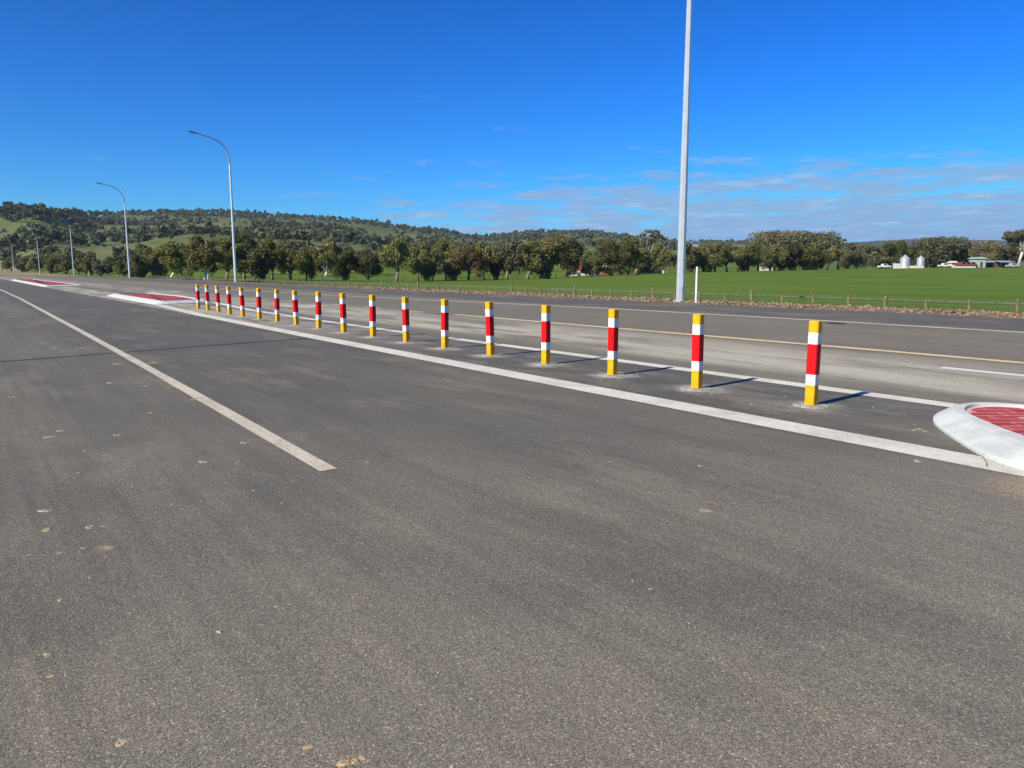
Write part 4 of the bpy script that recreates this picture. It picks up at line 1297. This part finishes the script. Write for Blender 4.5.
def hill_wood():
    near, far_ = [], []
    rnd = random.Random(99)
    def density(t, s, w):
        n = mnoise.noise(Vector((t * 0.0065, s * 0.0065, 1.7))) + 0.55 * mnoise.noise(Vector((t * 0.021, s * 0.021, 4.2)))
        n += 0.3 * mnoise.noise(Vector((t * 0.06, s * 0.06, 9.9)))
        d = ss(0.10, 0.24, n)
        d = max(d, ss(0.84, 0.97, w) * 0.8)          # wooded crest
        return 0.035 + 0.965 * d
    tries = 0
    while tries < 34000:
        tries += 1
        col = rnd.uniform(-90, 1110)
        rD = lerp_tab(ROW, col, 2); gD = lerp_tab(RIDGE, col, 2)
        x = rnd.random()
        D = rD + 30 + (min(gD, 2400) * 1.04 - rD - 30) * x ** 0.75
        w = (D - rD - 70) / (gD - rD - 70)
        X = (col - 512) / FX * D; t, s = X * CA + D * SA, -X * SA + D * CA
        if t - (verge_t(s) if s < 330 else -3) < 20: continue
        d = density(t, s, w)
        if D < rD + 170: d = max(d, 0.5) * 0.55
        # open pasture low on the hill
        if rnd.random() > d * (0.30 if D < 700 else 0.6): continue
        z = height(t, s)
        e = (t, s, z, rnd.uniform(3.2, 7.0) + 4.5 * rnd.random() ** 3 if w > .1 else rnd.uniform(4.5, 8.5), D, col)
        (near if D < 900 else far_).append(e)
    near.sort(key=lambda q: q[4])
    ind = [e for e in near if 20 < 1 and False]
    keep = near[:225]; rest = near[225:] + far_
    for (t, s, z, h, D, col) in keep:
        (tm, cm), h0 = HP[rnd.randrange(len(HP))]; k = h / h0
        o = empty('gum_tree', (t, s, z - 0.2), rnd.uniform(0, 6.28)); o.scale = (k * rnd.uniform(0.9, 1.25),) * 2 + (k,)
        where = next(w for lim, w in ((129, 'left of the third street light'), (234, 'between the third and second street lights'), (468, 'between the second street light and the rust coloured tree'),
                                      (683, 'between the rust coloured tree and the nearest mast'), (900, 'between the nearest mast and the silos'), (9999, 'right of the silos')) if col < lim)
        tag(o, 'dark gum on the grassy slope, ' + where, 'tree', 'slope trees ' + where)
        obj('trunk', tm, o); obj('crown', cm, o)
    # everything farther: one wood, leaf sprays of every tree in one mesh
    r = np.random.default_rng(3); V = []; T_ = []
    for (t, s, z, h, D, col) in rest:
        n = 62 if D < 1100 else 40; w = h * r.uniform(0.75, 1.15)
        nc = 5; cc = np.stack([r.uniform(-.3, .3, nc) * w, r.uniform(-.3, .3, nc) * w, h * r.uniform(.45, .85, nc)], 1)
        ci = r.integers(0, nc, n)
        d = r.normal(size=(n, 3)); d /= np.linalg.norm(d, axis=1)[:, None]
        p = cc[ci] + d * np.array([w * .24, w * .24, h * .17]) + np.array([t, s, z])
        a = r.normal(size=(n, 3)); nr = d + 0.6 * r.normal(size=(n, 3)); nr /= np.linalg.norm(nr, axis=1)[:, None]
        u = np.cross(nr, a); u /= np.linalg.norm(u, axis=1)[:, None]; q = np.cross(nr, u); sz = (h * 0.16 * r.uniform(.6, 1.3, n))[:, None]
        V.append(np.stack([p - u * sz * .4 - q * sz, p + u * sz, p + q * sz, p - u * sz], 1).reshape(-1, 3))
        T_.append(np.repeat(np.clip(r.uniform(.05, .75) + r.normal(0, .15, n), 0, 1), 4))
        k = np.array([[-.12, 0, 0], [.12, 0, 0], [.1, 0, h * .6], [-.1, 0, h * .6]]) @ np.array([[CA, -SA, 0], [SA, CA, 0], [0, 0, 1]]) + np.array([t, s, z])
    V = np.concatenate(V); F = np.arange(len(V)).reshape(-1, 4)
    me = mesh_np('distant_wood', V, F, M['leaf_wood']); a = me.attributes.new('tint', 'FLOAT', 'POINT'); a.data.foreach_set('value', np.concatenate(T_).astype(np.float32))
    o = obj('distant_wood', me); tag(o, 'dark bushland covering the far hills and ridge', kind='stuff')
    print('trees', len(near), len(far_), len(V) // 4)


M['leaf_wood'] = leaf_mat('leaf_wood', (0.064, 0.072, 0.040), (0.165, 0.165, 0.088), 0.2, 0.0)
hill_wood()


for col, dD, h, key, lab in ((570, 26, 3.0, 'dark_a', 'low dark bush before the left end of the red roofed farmhouse'), (586, 24, 2.6, 'bush', 'low bush before the right end of the red roofed farmhouse'),
                             (598, 20, 3.4, 'dark_b', 'dark bush before the shed with the white roof edge'), (611, 22, 2.6, 'bush', 'low bush right of the shed with the white roof edge'), (640, 24, 3.0, 'dark_a', 'dark bush before the left end of the low brick building'),
                             (656, 24, 3.4, 'dark_b', 'dark bush before the right end of the low brick building')):
    t, s = row_pt(col, dD); tree(key, (t, s, height(t, s) - .1), h, lab, 'bushes before the farm buildings', name='shrub', wk=1.2)
# low shrubs beside the farthest street lights and under the roadside trees
for i, (x, dD, h, key, lab) in enumerate([(52, 5, 5.5, 'dark_a', 'dark shrub right of the third street light from the left edge'), (66, 10, 4.5, 'bush', 'dark bush left of the fourth street light'), (100, 2, 3.6, 'grey_b', 'small grey shrub right of the fourth street light'),
                                          (118, 8, 4.2, 'olive_c', 'small olive shrub just left of the third street light'), (30, 6, 4.5, 'olive_b', 'pale olive shrub left of the third street light from the left edge'), (84, 14, 5, 'olive_c', 'olive shrub behind the distant white guide post'),
                                          (140, 16, 6, 'dark_a', 'dark tree right of the third street light'), (8, 20, 5.5, 'olive_c', 'olive shrub at the left edge by the far street lights'), (154, 30, 7, 'dark_b', 'dark tree left of the leaning olive gum')]):
    t, s = row_pt(x, dD); tree(key, (t, s, height(t, s) - .1), h, lab, 'shrubs by the far street lights', name='shrub' if h < 5 else 'gum_tree')


# ------------------------------------------------------------------ farm buildings
def place(col, dD):
    t, s = row_pt(col, dD); return t, s, height(t, s)


FACE = -YAW      # local +X runs across the view, local -Y faces the road


def gable_house(col, dD, w, d, hw, hr, label, wall, roof, rz=0.0, windows=3, cat='house', door=True, verandah=False):
    t, s, z = place(col, dD); o = empty('farmhouse' if cat == 'house' else 'farm_shed', (t, s, z), FACE + rz); tag(o, label, cat)
    mb = MB(); mb.box(-w / 2, w / 2, -d / 2, d / 2, -0.4, hw); wl_ = mb.build('wall', M[wall], o)
    mb = MB(); e = 0.45; r = hr
    v = [(-w / 2 - e, -d / 2 - e, hw - .05), (w / 2 + e, -d / 2 - e, hw - .05), (w / 2 + e, d / 2 + e, hw - .05), (-w / 2 - e, d / 2 + e, hw - .05), (-w / 2 + (1.5 if cat == 'house' else -e), 0, hw + r), (w / 2 - (1.5 if cat == 'house' else -e), 0, hw + r)]
    v += [(x, y, zz - .14) for x, y, zz in v[:4]]
    mb.add(v, [(0, 1, 5, 4), (2, 3, 4, 5), (1, 2, 5), (3, 0, 4), (9, 8, 7, 6), (0, 6, 7, 1), (1, 7, 8, 2), (2, 8, 9, 3), (3, 9, 6, 0)])
    rf = mb.build('roof', M[roof], o)
    mb = MB(); mb.box(w * .2, w * .2 + .6, -.3, .3, hw + r * .3, hw + r + .5)
    if cat == 'house': mb.build('chimney', M['wall_pink'], rf)
    for k in range(windows):
        x = -w / 2 + w * (k + .5) / windows
        mb = MB(); mb.box(x - .6, x + .6, -d / 2 - .03, -d / 2 + .05, .9, 2.0); mb.build('window', M['dark'], o)
    if door:
        mb = MB(); mb.box(-.2, .75, -d / 2 - .04, -d / 2 + .05, 0, 2.05); mb.build('door', M['timber_dark'], o)
    if verandah:
        mb = MB(); mb.box(-w / 2 - .6, w / 2 + .6, -d / 2 - 2.2, -d / 2 - 2.1, hw - .65, hw - .05); mb.build('verandah_beam', M['wall_white'], o)
        for k in range(4):
            mb = MB(); x = -w / 2 - .4 + (w + .8) * k / 3; mb.box(x - .07, x + .07, -d / 2 - 2.19, -d / 2 - 2.05, -.3, hw - .66); mb.build('verandah_post', M['wall_white'], o)
    return o


gable_house(577, 42, 6.4, 6, 1.7, 2.0, 'red roofed farmhouse with white verandah left of the shed', 'wall_white', 'roof_red', verandah=True)
gable_house(604, 46, 5.6, 6, 2.6, 0.9, 'farm shed with white roof edge and reddish wall between the trees', 'wall_pink', 'wall_white', .3, 2, 'shed')
gable_house(648, 48, 8.0, 5, 1.9, 1.0, 'low brick building behind the trees left of the nearest mast', 'wall_pink', 'roof_red', 0, 4, 'house')
gable_house(766, 24, 3.2, 4, 1.9, .9, 'small white building glimpsed between the far row trunks', 'wall_white', 'zinc', 0, 1, 'shed', False)
gable_house(965, -6, 5.2, 4, 1.1, .9, 'low shed with red roof between silos and green shed', 'wall_white', 'roof_red', 0, 3, 'shed', False)
gable_house(976.5, -4, 3.4, 4.5, 3.3, .5, 'tall pale green metal shed near the right edge', 'pale_green', 'pale_green', 0, 0, 'shed', True)
gable_house(952, -2, 1.8, 2.5, 1.9, .5, 'small white hut left of the red roofed shed', 'wall_white', 'wall_white', 0, 1, 'shed', False)


def silo(col, dD, r, h, label):
    t, s, z = place(col, dD); o = empty('grain_silo', (t, s, z), FACE); tag(o, label, 'silo', 'silver silos')
    mb = MB(); prof = []
    k = 14
    for i in range(k):
        z0 = .3 + (h - .3) * i / k; z1 = .3 + (h - .3) * (i + 1) / k; prof += [(r, z0), (r * 1.012, (z0 + z1) / 2)]
    prof.append((r, h)); mb.lathe(prof, 28); mb.build('barrel', M['zinc'], o)
    mb = MB(); mb.lathe([(r * 1.04, h - .02), (r * .5, h + r * .36), (.3, h + r * .62), (.3, h + r * .72), (.05, h + r * .76)], 28); mb.build('cone_roof', M['zinc'], o)
    mb = MB(); mb.lathe([(r * 1.15, -.3), (r * 1.15, .28)], 24); mb.build('plinth', M['wall_white'], o)
    mb = MB()
    for x in (-.2, .2): mb.tube([(x, -r - .12, .3), (x, -r - .12, h)], .03, 4)
    for i in range(10): mb.tube([(-.2, -r - .12, .5 + i * h * .09), (.2, -r - .12, .5 + i * h * .09)], .02, 4)
    mb.build('ladder', M['galv'], o)


silo(904.3, -4, 1.6, 3.5, 'wider silver silo with conical roof, left of the pair')
silo(920, -2, 1.3, 3.4, 'narrower silver silo, right of the pair')


def low_tank(col, dD, w, h, label):
    t, s, z = place(col, dD); o = empty('water_trough', (t, s, z), FACE); tag(o, label, 'trough')
    mb = MB(); mb.box(-w / 2, w / 2, -.7, .7, -.2, h); mb.build('tank', M['wall_white'], o)
    mb = MB(); mb.box(-w / 2 - .06, w / 2 + .06, -.76, .76, h + .002, h + .1); mb.build('rim', M['zinc'], o)


low_tank(896.5, -8, 2.0, 1.7, 'white tank at the foot of the left silo')
low_tank(915.5, -8, 5.0, .8, 'long low white trough in front of the right silo')


def ute(col, dD, label, body='wall_white', L=4.2):
    t, s, z = place(col, dD); o = empty('parked_ute', (t, s, z), FACE); tag(o, label, 'vehicle', 'vehicles at the farm')
    mb = MB(); P = [(-L / 2, .45), (L / 2, .45), (L / 2, .95), (L * .27, 1.02), (L * .12, 1.62), (-L * .16, 1.62), (-L * .2, 1.0), (-L / 2, .98)]
    n = len(P); mb.add([(x, -.85, zz) for x, zz in P] + [(x, .85, zz) for x, zz in P], [tuple(range(n)), tuple(reversed(range(n, 2 * n)))] + [(i, i + n, (i + 1) % n + n, (i + 1) % n) for i in range(n)])
    mb.build('body', M[body], o)
    for sx in (-1, 1):
        for sy in (-1, 1):
            w = MB(); w.tube([(sx * L * .31, sy * .62, .33), (sx * L * .31, sy * .88, .33)], .33, 12); w.build('wheel', M['dark'], o)
    w = MB(); w.add([(-L * .13, -.86, 1.05), (L * .2, -.86, 1.05), (L * .1, -.86, 1.5), (-L * .12, -.86, 1.5)], [(0, 1, 2, 3)]); w.build('window', M['dark'], o)


ute(884, -4, 'white farm ute parked left of the silos')
ute(944, -3, 'white farm ute parked between silos and hut')
ute(1012, -9, 'pale ute parked at the right edge by the carport', 'zinc')


def carport(col, dD, label):
    t, s, z = place(col, dD); o = empty('carport', (t, s, z), FACE); tag(o, label, 'carport')
    mb = MB(); mb.add([(-2.6, -2, 2.0), (2.6, -2, 2.0), (2.6, 2, 2.5), (-2.6, 2, 2.5), (-2.6, -2, 1.88), (2.6, -2, 1.88), (2.6, 2, 2.38), (-2.6, 2, 2.38)], [(0, 1, 2, 3), (7, 6, 5, 4), (0, 4, 5, 1), (1, 5, 6, 2), (2, 6, 7, 3), (3, 7, 4, 0)]); mb.build('roof', M['zinc'], o)
    for x in (-2.4, 0, 2.4):
        for y in (-1.8, 1.8):
            mb = MB(); mb.tube([(x, y, -.2), (x, y, 1.95 if y < 0 else 2.35)], .07, 6); mb.build('post', M['timber_dark'], o)
    mb = MB(); mb.box(-2.5, 2.5, 1.84, 1.9, 0, 2.2); mb.build('back_wall', M['timber_dark'], o)


carport(1004, -2, 'open carport with pale roof in front of the right hand trees')
carport(990, 2, 'small open shelter between the green shed and the carport')

for x, dist, lab in ((692, 1500, 'white house on the far wooded rise, left of its neighbour'), (713, 1500, 'white house on the far wooded rise, right of its neighbour')):
    X = (x - 512) / FX * dist; t, s = X * CA + dist * SA, -X * SA + dist * CA; z = height(t, s)
    zz = HCAM + (YH - 246.5) * dist / FPX
    o = empty('hill_house', (t, s, z), FACE); tag(o, lab, 'house')
    mb = MB(); mb.box(-9, 9, -5, 5, -3, max(4, zz - z)); mb.build('wall', M['wall_white'], o)
    hz = max(4, zz - z)
    mb = MB(); mb.add([(-10, -6, hz), (10, -6, hz), (10, 6, hz), (-10, 6, hz), (-8, 0, hz + 2.5), (8, 0, hz + 2.5)], [(0, 1, 5, 4), (2, 3, 4, 5), (1, 2, 5), (3, 0, 4), (3, 2, 1, 0)]); mb.build('roof', M['zinc'], o)


# ------------------------------------------------------------------ haze: clear country air over the whole scene
def haze():
    m = bpy.data.materials.new('haze'); m.use_nodes = True
    nd, lk = m.node_tree.nodes, m.node_tree.links; nd.clear()
    out = nd.new('ShaderNodeOutputMaterial'); pv = nd.new('ShaderNodeVolumePrincipled')
    pv.inputs['Color'].default_value = (0.62, 0.78, 1.0, 1); pv.inputs['Density'].default_value = 0.00007; pv.inputs['Anisotropy'].default_value = 0.2
    lk.new(pv.outputs[0], out.inputs['Volume'])
    mb = MB(); mb.box(-11000, 11000, -11000, 11000, -160, 260)
    o = mb.build('haze', m); tag(o, 'faint bluish air over the paddocks and hills', kind='stuff')


haze()
